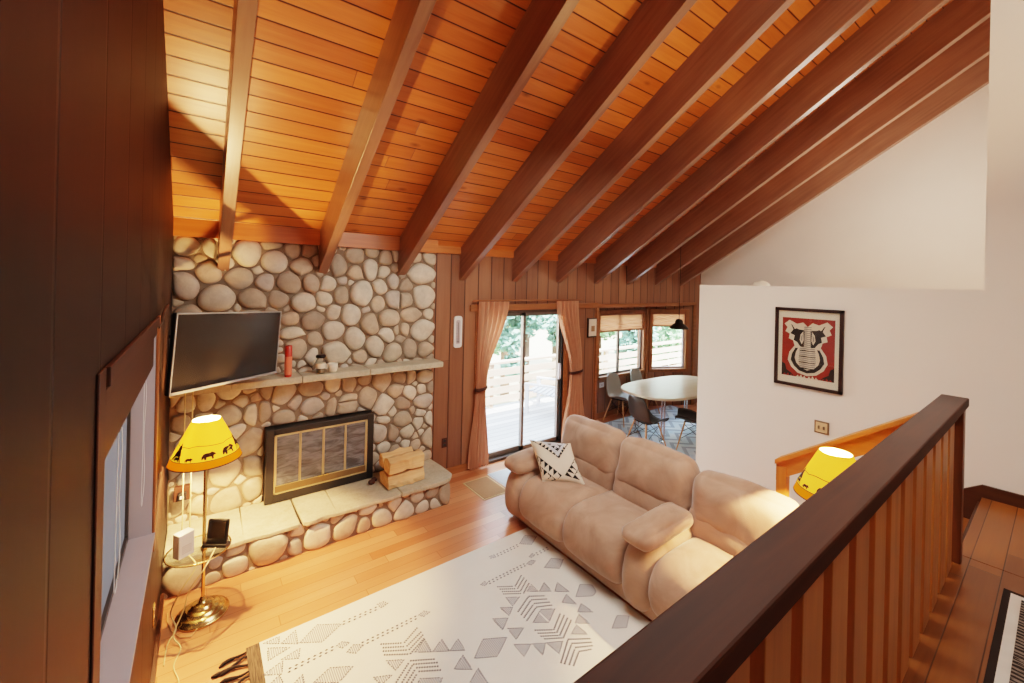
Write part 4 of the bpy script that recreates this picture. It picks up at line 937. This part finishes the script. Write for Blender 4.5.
def motif(P):
    inside_hatch(P,.012,2)
    for j in range(len(P)): quad_line(P[j],P[(j+1)%len(P)],.007,1,.018)
def chain(A,B):
    a=Vector(A);b=Vector(B);L=(b-a).length;d_=(b-a)/L;nn=Vector((-d_.y,d_.x)); k=int(L/.034)
    for i in range(k):
        c=a+d_*(i+.5)*L/k; s_=.011
        for q in (-1,1):
            cc=c+nn*q*.012+d_*q*.004
            P=[cc+d_*s_,cc+nn*s_*.7,cc-d_*s_,cc-nn*s_*.7]
            mb.add([V(p.x,p.y,rz_(p.x,p.y)+.0016) for p in P],[(0,1,2,3)],1)
for P in RPOLY: motif(P)
for A_,B_ in RCHAIN: chain(A_,B_)
for Ln in RLINE:
    for i in range(len(Ln)-1):
        quad_line(Ln[i],Ln[i+1],.012,1,.016); 
# the pattern carries on toward the hidden edge of the rug
for P in RPOLY:
    Q=[(x,-2*2.95-y) for x,y in P]
    if max(q[1] for q in Q)<-2.98 and min(q[1] for q in Q)>RYB+.05 and min(q[0] for q in Q)>RX0+.03 and max(q[0] for q in Q)<RX1-.03: motif(Q)
mb.build('weave',[M['rug'],M['rugthread'],M['rughatch']],rug)
MB().box((RX0-.075,RYB,.001),(RX0,RYA,.012)).build('end_band',M['rugband'],rug)
rr=random.Random(4); y=RYA-.03
while y>RYB:
    x0=RX0-.075; L=rr.uniform(.13,.19); a=rr.uniform(-.35,.35)
    pts=[V(x0-L*u,y+a*L*u*u+.012*math.sin(u*5+y*40),.010+.004*math.sin(u*4)) for u in [k/7 for k in range(8)]]
    MB().tube(pts,[.006,.007,.008,.008,.010,.011,.012,.006],7).build('tassel',M['tassel'],rug)
    y-=rr.uniform(.045,.065)

# door mats
t=thing('doormat','brown doormat with a beige border in front of the left curtain','mat',(2.935,-.535,0))
MB().box((-.175,-.235,.001),(.175,.235,.007)).build('border',M['matbeige'],t,bevel=.003); MB().box((-.155,-.215,.007),(.155,.215,.010)).build('pile',M['matbrown'],t)
t=thing('doormat','pale blue grey doormat at the sliding door beside the sofa arm','mat',(3.40,-.50,0))
MB().box((-.27,-.235,.001),(.27,.235,.007)).build('border',M['matpale'],t,bevel=.003); MB().box((-.25,-.215,.007),(.25,.215,.010)).build('pile',M['matblue'],t)

# ------------------------------------------------------------------ dining corner
M['dinrug']=None
def dinrug():
    t=NT('blue_grey_patterned_rug'); vec,p=t.xyz()
    ch=t.math('FRACT',t.math('ADD',t.math('MULTIPLY',p[1],5),t.math('MULTIPLY',t.math('ABSOLUTE',t.math('SUBTRACT',t.math('FRACT',t.math('MULTIPLY',p[0],2.2)),.5)),2.0)))
    st_=t.math('GREATER_THAN',ch,.62)
    big=t.noise(vec,2.2,3); c=t.mix(st_,t.ramp(big,[(.4,srgb(232,240,244)),(.6,srgb(196,222,238))]),srgb(168,182,196))
    return t.pbr(c,.95)
M['dinrug']=dinrug()
dr=thing('dining_rug','pale blue grey chevron rug under the dining table','rug',(6.75,-.75,0))
MB().box((-1.15,-.95,.001),(1.15,.95,.010)).build('pile',M['dinrug'],dr)
MB().box((-1.17,-.97,.001),(-1.15,.97,.009)).box((1.15,-.97,.001),(1.17,.97,.009)).box((-1.15,.95,.001),(1.15,.97,.009)).box((-1.15,-.97,.001),(1.15,-.95,.009)).build('border',M['rughatch'],dr)
DZ0=.011
t=thing('dining_table','rounded pale wood dining table with chrome legs in the window bay','table',(6.66,-.68,DZ0),-.06)
P=[]
for k in range(56):
    a=2*PI*k/56; ca,sa=math.cos(a),math.sin(a)
    P.append((1.04*math.copysign(abs(ca)**.64,ca),.575*math.copysign(abs(sa)**.70,sa)))
MB().prism(P,lambda u,v,d_:V(u,v,d_),.705,.745).build('tabletop',M['tabletop'],t,bevel=.008)
MB().prism([(u*.80,v*.72) for u,v in P],lambda u,v,d_:V(u,v,d_),.66,.705).build('apron',M['tabletop'],t)
for x in (-.62,.62):
    for y in (-.22,.22):
        mb=MB()
        for o in (-.035,.035): mb.tube([(x+o,y,.665),(x+o+math.copysign(.05,x),y*1.15,.012)],.013,10)
        mb.lathe([(.05,0),(.05,.012),(.02,.016)],c=(x+math.copysign(.05,x),y*1.15,0),n=16); mb.build('leg',M['chrome'],t)
def make_chair(label,loc,rz,m):
    t=thing('dining_chair',label,'chair',(*loc,DZ0),rz,'moulded dining chairs')
    prof=[(.235,.415,.40),(.225,.438,.42),(.15,.442,.455),(.05,.432,.47),(-.06,.428,.47),(-.14,.44,.465),(-.19,.48,.455),(-.215,.55,.445),(-.235,.64,.43),(-.255,.73,.39),(-.27,.79,.32),(-.276,.815,.20)]
    mb=MB(); nu=17
    def sh(off):
        vs=[]
        for (y,z,w) in prof:
            for i in range(nu):
                u=-1+2*i/(nu-1); seat=max(0,min(1,(y+.2)/.2)); lift=.055*u*u*u*u*seat+.02*u*u*seat; fwd=.07*u*u*(1-seat)
                vs.append(V(u*w/2,y+fwd-(off if seat<.5 else 0),z+lift-(off if seat>=.5 else 0)))
        return vs
    k=len(prof)
    fs=[(j*nu+i,j*nu+i+1,(j+1)*nu+i+1,(j+1)*nu+i) for j in range(k-1) for i in range(nu-1)]
    A_,B_=sh(0),sh(.010); n0=len(A_)
    rim=[(0*nu+i) for i in range(nu)]+[j*nu+nu-1 for j in range(1,k)]+[(k-1)*nu+i for i in range(nu-2,-1,-1)]+[j*nu for j in range(k-2,0,-1)]
    allf=fs+[tuple(reversed([n0+q for q in f])) for f in fs]+[(rim[i],n0+rim[i],n0+rim[(i+1)%len(rim)],rim[(i+1)%len(rim)]) for i in range(len(rim))]
    mb.add(A_+B_,allf,0,True); mb.build('seat_shell',m,t)
    feet={}
    for sxn in (-1,1):
        for syn in (-1,1):
            top=V(sxn*.12,syn*.11-.01,.425); ft=V(sxn*.225,syn*.215-.01,.006); feet[(sxn,syn)]=(top,ft)
            MB().tube([top,ft],[.013,.009],10).build('leg',M['legwood'],t)
    mb=MB()
    for (a,b) in (((-1,-1),(-1,1)),((1,-1),(1,1)),((-1,-1),(1,-1)),((-1,1),(1,1))):
        ta,fa=feet[a];tb,fb=feet[b]
        mb.tube([ta.lerp(fa,.12),tb.lerp(fb,.62)],.004,6); mb.tube([tb.lerp(fb,.12),ta.lerp(fa,.62)],.004,6)
    mb.box((-.14,-.13,.415),(.14,.11,.427)); mb.build('wire_brace',M['smoke'],t)
    return t
# the chair faces its local +y
make_chair('dark dining chair at the left end of the table nearest the sofa',(5.52,-.92),-1.8,M['chairdark'])
make_chair('grey dining chair at the far left corner of the table by the window',(6.2,.08),-3.05,M['chairgrey'])
make_chair('grey dining chair behind the table under the bay windows',(6.95,.14),-3.0,M['chairgrey'])
make_chair('dark dining chair on the near side of the table beside the white wall',(6.16,-1.28),.45,M['chairdark'])
t=thing('pendant_lamp','black metal pendant lamp hanging over the dining table','lamp',(6.81,-.62,0))
MB().lathe([(.155,1.705),(.158,1.71),(.145,1.735),(.10,1.78),(.07,1.80),(.062,1.84),(.045,1.865),(.012,1.875)],n=36).build('lamp_shade',M['smoke'],t)
MB().tube([(0,0,1.87),(0,0,roofz(-.62)-.02)],.005,8).build('cord',M['smoke'],t)
MB().lathe([(.05,roofz(-.62)-.06),(.05,roofz(-.62)-.01)],n=20).build('canopy',M['smoke'],t)

# ------------------------------------------------------------------ white wall: picture, plate, bowl on the ledge
py0,py1,pz0,pz1=-3.423,-2.864,1.487,2.251
pw,ph=py1-py0,pz1-pz0
t=thing('framed_artwork','framed red black and cream abstract print on the white wall','picture',(XW,(py0+py1)/2,(pz0+pz1)/2))
fw_=.03
mb=MB(); mb.box((-.03,-pw/2,-ph/2),(0,-pw/2+fw_,ph/2)).box((-.03,pw/2-fw_,-ph/2),(0,pw/2,ph/2)).box((-.03,-pw/2,-ph/2),(0,pw/2,-ph/2+fw_)).box((-.03,-pw/2,ph/2-fw_),(0,pw/2,ph/2)); mb.build('frame',M['frameblack'],t,bevel=.003)
MB().box((-.012,-pw/2+fw_,-ph/2+fw_),(0,pw/2-fw_,ph/2-fw_)).build('mat_board',M['matboard'],t)
aw,ah=.215,.285; mb=MB()
def ap(P,m,d_):
    # u runs left->right as seen from the room (toward -y)
    mb.add([V(-.0125-d_,-u*aw,v*ah) for u,v in P],[tuple(reversed(range(len(P))))],m)
ap([(-1,-1),(1,-1),(1,1),(-1,1)],0,0)
def mirror(P,m,d_): ap(P,m,d_); ap([(-u,v) for u,v in reversed(P)],m,d_)
mirror([(0,.72),(-.18,.86),(-.42,.80),(-.72,.92),(-.92,.78),(-.80,.66),(-.88,.52),(-.70,.44),(-.74,.28),(-.56,.22),(-.50,.05),(-.70,-.18),(-.76,-.45),(-.62,-.68),(-.36,-.86),(0,-.93)],1,.0006)
mirror([(-.10,.60),(-.36,.62),(-.66,.78),(-.56,.60),(-.68,.46),(-.50,.40),(-.54,.24),(-.40,.18),(-.28,.04),(-.12,.02)],2,.0012)
mirror([(-.17,.56),(-.27,.44),(-.30,.26),(-.22,.12),(-.15,.26)],1,.0018)
mirror([(-.19,.46),(-.245,.38),(-.255,.26),(-.20,.22)],3,.0024)
mirror([(-.40,.66),(-.60,.74),(-.50,.62)],1,.0018)
mirror([(-.46,-.02),(-.60,-.24),(-.64,-.45),(-.50,-.64),(-.30,-.78),(0,-.84),(0,-.74),(-.26,-.66),(-.42,-.52),(-.48,-.36),(-.44,-.16),(-.36,-.02)],2,.0012)
for k in range(22):
    z=.72-.066*k; w=.15 if z>.05 else .34-.10*abs(z+.38)
    ap([(-w,z),(-w*.4,z+.014),(w*.3,z-.006),(w,z+.008),(w*.92,z-.030),(-w*.95,z-.034)],3 if k%3 else (2 if z<0 else 3),.0018)
mirror([(-1,-.55),(-.86,-.62),(-.80,-.80),(-.6,-.9),(-.5,-1),(-1,-1)],2,.0006)
for k in range(7): mirror([(-.95+.13*k,-1),(-.86+.13*k,-.93+.03*(k%2)),(-.82+.13*k,-1)],1 if k>3 else 0,.0012)
mb.build('print',[M['artred'],M['artcream'],M['artblack'],M['artgrey']],t)
MB().box((-.017,-pw/2+fw_,-ph/2+fw_),(-.0165,pw/2-fw_,ph/2-fw_)).build('glazing',M['pane'],t)
t=thing('wall_switch','bronze square switch plate on the white wall below the artwork','switch',(XW,-3.27,1.148))
MB().box((-.008,-.058,-.058),(0,.058,.058)).build('cover_plate',M['brownplate'],t,bevel=.003)
MB().box((-.014,-.045,-.045),(-.008,.045,.045)).build('face',M['matbeige'],t,bevel=.002)
for y in (-.02,.02): MB().box((-.024,y-.006,-.014),(-.014,y+.006,.014)).build('toggle',M['brownplate'],t)
t=thing('white_bowl','small white upturned bowl on top of the half wall ledge','bowl',(5.05,-2.64,ZLEDGE))
MB().lathe([(.085,0),(.08,.02),(.055,.045),(.022,.052),(.022,.058),(.0,.06)],n=32).build('dish',M['wax'],t)

# ------------------------------------------------------------------ loft railing, stair guard, runner
rl=thing('loft_railing','dark stained wooden railing with wide flat cap along the loft edge','railing',(0,-4.249,LZ))
MB().box((.0,-.056,.864),(3.672,.056,.914)).build('cap_rail',M['rail'],rl,bevel=.006)
MB().box((.0,-.024,.80),(3.60,.024,.864)).build('under_rail',M['rail'],rl,bevel=.003)
MB().box((3.585,-.045,.0),(3.66,.045,.864)).build('newel_post',M['newel'],rl,bevel=.004)
x=3.445
while x>.05:
    MB().box((x-.07,-.019,.0),(x+.07,.019,.80)).build('baluster',M['baluster'],rl,bevel=.004); x-=.2045
sg=thing('stair_guard','sloping orange wood handrail with a square post at the foot of the stairs','handrail',(3.79,-3.33,0))
a=Vector((0,.0,1.06));b=Vector((0,-.90,1.06+.735*.90))
def slopebox(x0,x1,lo,hi):
    mb=MB(); return mb.prism([(a.y+.03,a.z+lo),(b.y,b.z+lo),(b.y,b.z+hi),(a.y+.03,a.z+hi)],lambda u,v,d_:V(d_,u,v),x0,x1)
slopebox(-.055,.055,.03,.065).build('cap_rail',M['guard'],sg,bevel=.004)
slopebox(-.025,.025,-.10,.03).build('under_rail',M['guard'],sg,bevel=.003)
MB().box((-.035,-.045,0),(.035,.025,1.08)).build('newel_post',M['guardz'],sg,bevel=.004)
for k in range(1,4):
    y=-.21*k; MB().box((-.015,y-.03,0 if k<1 else .0),(.015,y+.03,a.z-.08-y*.70)).build('baluster',M['guardz'],sg)
M['runner']=None
def runner():
    t=NT('black_runner_weave'); vec,p=t.xyz()
    w=t.math('FRACT',t.math('MULTIPLY',p[0],38)); z=t.noise(t.comb(t.math('MULTIPLY',p[0],90),t.math('MULTIPLY',p[1],14),0),1,3)
    f=t.math('GREATER_THAN',t.math('ADD',t.math('MULTIPLY',w,.5),z),.78)
    return t.pbr(t.mix(f,srgb(34,26,24),srgb(138,126,116)),.95)
M['runner']=runner()
t=thing('hall_runner','black and grey woven runner with a pale edge stripe on the loft floor','rug',(2.25,-4.86,LZ))
MB().box((-1.25,-.405,.001),(1.245,.405,.009)).build('border',M['tassel'],t,bevel=.002)
MB().box((-1.22,-.38,.009),(1.215,.38,.0105)).build('edge_stripe',M['matpale'],t)
MB().box((-1.19,-.345,.0105),(1.18,.345,.013)).build('pile',M['runner'],t)

# ------------------------------------------------------------------ outside: deck, railing, lounger, trees
struct(MB().box((-3,.15,-.18),(20,2.25,-.04)).build('floor_deck',M['decking']),'grey plank deck outside the sliding door')
struct(MB().box((-30,.9,-1.6),(60,60,-1.5)).build('ground',M['ground']),'pale sunlit ground beyond the deck')
t=thing('deck_railing','weathered wood deck railing with horizontal boards','railing',(0,2.15,-.04))
for k in range(13): MB().box((-2+k*1.7-.045,-.045,0),(-2+k*1.7+.045,.045,.86)).build('post',M['deckrail'],t)
MB().box((-2.2,-.08,.86),(19,.08,.90)).build('cap_rail',M['deckrail'],t)
for z in (.09,.27,.45,.63): MB().box((-2.2,-.07,z),(19,-.046,z+.13)).build('rail_board',M['deckrail'],t)
lg=thing('deck_chair','pale slatted deck chair outside the sliding door','chair',(5.62,1.40,-.04),.5)
for k in range(7): MB().box((-.28,-.30+k*.085,.34+.012*k-.006),(.28,-.235+k*.085,.36+.012*k)).build('seat_slat',M['lounger'],lg)
BM=Matrix.Translation((0,-.30,.34))@Matrix.Rotation(.55,4,'X')
for k in range(6):
    mb=MB().box((-.27+k*.092,-.012,0),(-.19+k*.092,.012,.62),M=BM); mb.build('back_slat',M['lounger'],lg)
for s_ in (-1,1):
    MB().box((s_*.31-.03,-.34,.54),(s_*.31+.05*s_*0+.03+.02,.34,.565)).build('armrest',M['lounger'],lg)
    MB().box((s_*.31-.02,.26,0),(s_*.31+.02,.33,.54)).build('leg',M['lounger'],lg); MB().box((s_*.31-.02,-.33,0),(s_*.31+.02,-.26,.54)).build('leg',M['lounger'],lg)
def tree(x,y,h,r,seed,label,m):
    rn=random.Random(seed); t=thing('tree',label,'tree',(x,y,-1.5),0,'trees beyond the deck railing')
    MB().tube([(0,0,0),(.05*rn.uniform(-1,1),.05,h*.35),(.15*rn.uniform(-1,1),.1,h*.7),(0,0,h*.95)],[.16,.13,.09,.03],10).build('trunk',M['trunk'],t)
    mb=MB()
    cl=[(rn.gauss(0,r*.45),rn.gauss(0,r*.4),h*rn.uniform(.3,1.0),rn.uniform(.35,.7)*r) for _ in range(16)]
    for _ in range(4200):
        a,b,c,q=rn.choice(cl); d_=V(rn.gauss(0,1),rn.gauss(0,1),rn.gauss(0,1)).normalized()*q*rn.uniform(.55,1)
        p=V(a,b,c)+d_; u=V(rn.gauss(0,1),rn.gauss(0,1),rn.gauss(0,1)).normalized(); w=u.orthogonal().normalized(); s_=rn.uniform(.07,.16)
        if abs(p.x)>1.08 or abs(p.y)>1.08: continue
        mb.add([p-u*s_,p+w*s_*.5,p+u*s_,p-w*s_*.5],[(0,1,2,3)],0)
    mb.build('foliage',m,t)
labs=['pale green leafy tree beyond the deck railing','blue green leafy tree beyond the deck railing']
for k in range(21):
    x,y=(5.0+2.45*k,4.4) if k<7 else ((6.2+2.35*(k-7),6.8) if k<14 else (8.2+2.45*(k-14),9.2))
    tree(x,y,4.6+.5*(k%3) if k<7 else 6.2+.4*(k%2),.95,k+1,labs[k%2],M['leaf'] if k%2==0 else M['leaf2'])

# ------------------------------------------------------------------ light
w=bpy.data.worlds.new('World'); SC.world=w; w.use_nodes=True; nt=w.node_tree; nt.nodes.clear()
o=nt.nodes.new('ShaderNodeOutputWorld'); bg=nt.nodes.new('ShaderNodeBackground')
tc=nt.nodes.new('ShaderNodeTexCoord'); sp=nt.nodes.new('ShaderNodeSeparateXYZ'); rp=nt.nodes.new('ShaderNodeValToRGB')
nt.links.new(tc.outputs['Generated'],sp.inputs[0]); nt.links.new(sp.outputs[2],rp.inputs[0])
rp.color_ramp.elements[0].position=0; rp.color_ramp.elements[0].color=(1,.98,.94,1); rp.color_ramp.elements[1].position=.8; rp.color_ramp.elements[1].color=(.62,.80,1,1)
nt.links.new(rp.outputs[0],bg.inputs[0]); bg.inputs[1].default_value=WORLD; nt.links.new(bg.outputs[0],o.inputs[0])
def lamp(name,ty,e,col,loc,target=None,**kw):
    l=bpy.data.lights.new(name,ty); l.energy=e; l.color=col
    for k,v in kw.items(): setattr(l,k,v)
    o=bpy.data.objects.new(name,l); COL.objects.link(o); o.location=loc
    if target is not None: o.rotation_euler=(Vector(target)-Vector(loc)).to_track_quat('-Z','Y').to_euler()
    return o
lamp('sun','SUN',SUN,(1,.93,.82),(0,-10,20),(1.5,-4,6),angle=.02)
lamp('loft_fill','AREA',FILL,(1,.92,.82),(2.6,-5.6,5.6),(3.2,-1.5,.8),shape='DISK',size=1.1)  # unseen soft fill added high in the loft, no fixture there
lamp('living_room_fill','AREA',ROOM_FILL,(1,.93,.84),(2.4,-3.0,3.5),(2.2,-2.4,0),shape='DISK',size=1.6)  # added downward fill for the living room, no opening in the ceiling
lamp('upper_wall_fill','POINT',WALL_FILL,(1,.88,.74),(6.8,-3.6,3.6),shadow_soft_size=.4)  # added fill above the ledge to brighten the upper white wall

# ------------------------------------------------------------------ camera
cd=bpy.data.cameras.new('camera'); cam=bpy.data.objects.new('camera',cd); COL.objects.link(cam)
C=V(.1869,-4.6281,2.4332); yaw,pit,rol,fpx,cy=.6432,.0006,.0232,416.37,282.89
F=V(math.sin(yaw)*math.cos(pit),math.cos(yaw)*math.cos(pit),-math.sin(pit)); R=V(math.cos(yaw),-math.sin(yaw),0); Uv=R.cross(F)
c_,s_=math.cos(rol),math.sin(rol); R,Uv=R*c_+Uv*s_,Uv*c_-R*s_
cam.matrix_world=Matrix(((R.x,Uv.x,-F.x,C.x),(R.y,Uv.y,-F.y,C.y),(R.z,Uv.z,-F.z,C.z),(0,0,0,1)))
cd.sensor_width=36; cd.sensor_fit='HORIZONTAL'; cd.lens=fpx*36/1024; cd.shift_y=-(341.5-cy)/1024; cd.clip_start=.02; cd.clip_end=200
SC.camera=cam
SC.view_settings.view_transform=VT; SC.view_settings.look=LOOK; SC.view_settings.exposure=EXPO
try: SC.cycles.use_denoising=True; SC.cycles.max_bounces=10; SC.cycles.diffuse_bounces=6; SC.cycles.transparent_max_bounces=16; SC.cycles.sample_clamp_indirect=8
except Exception: pass
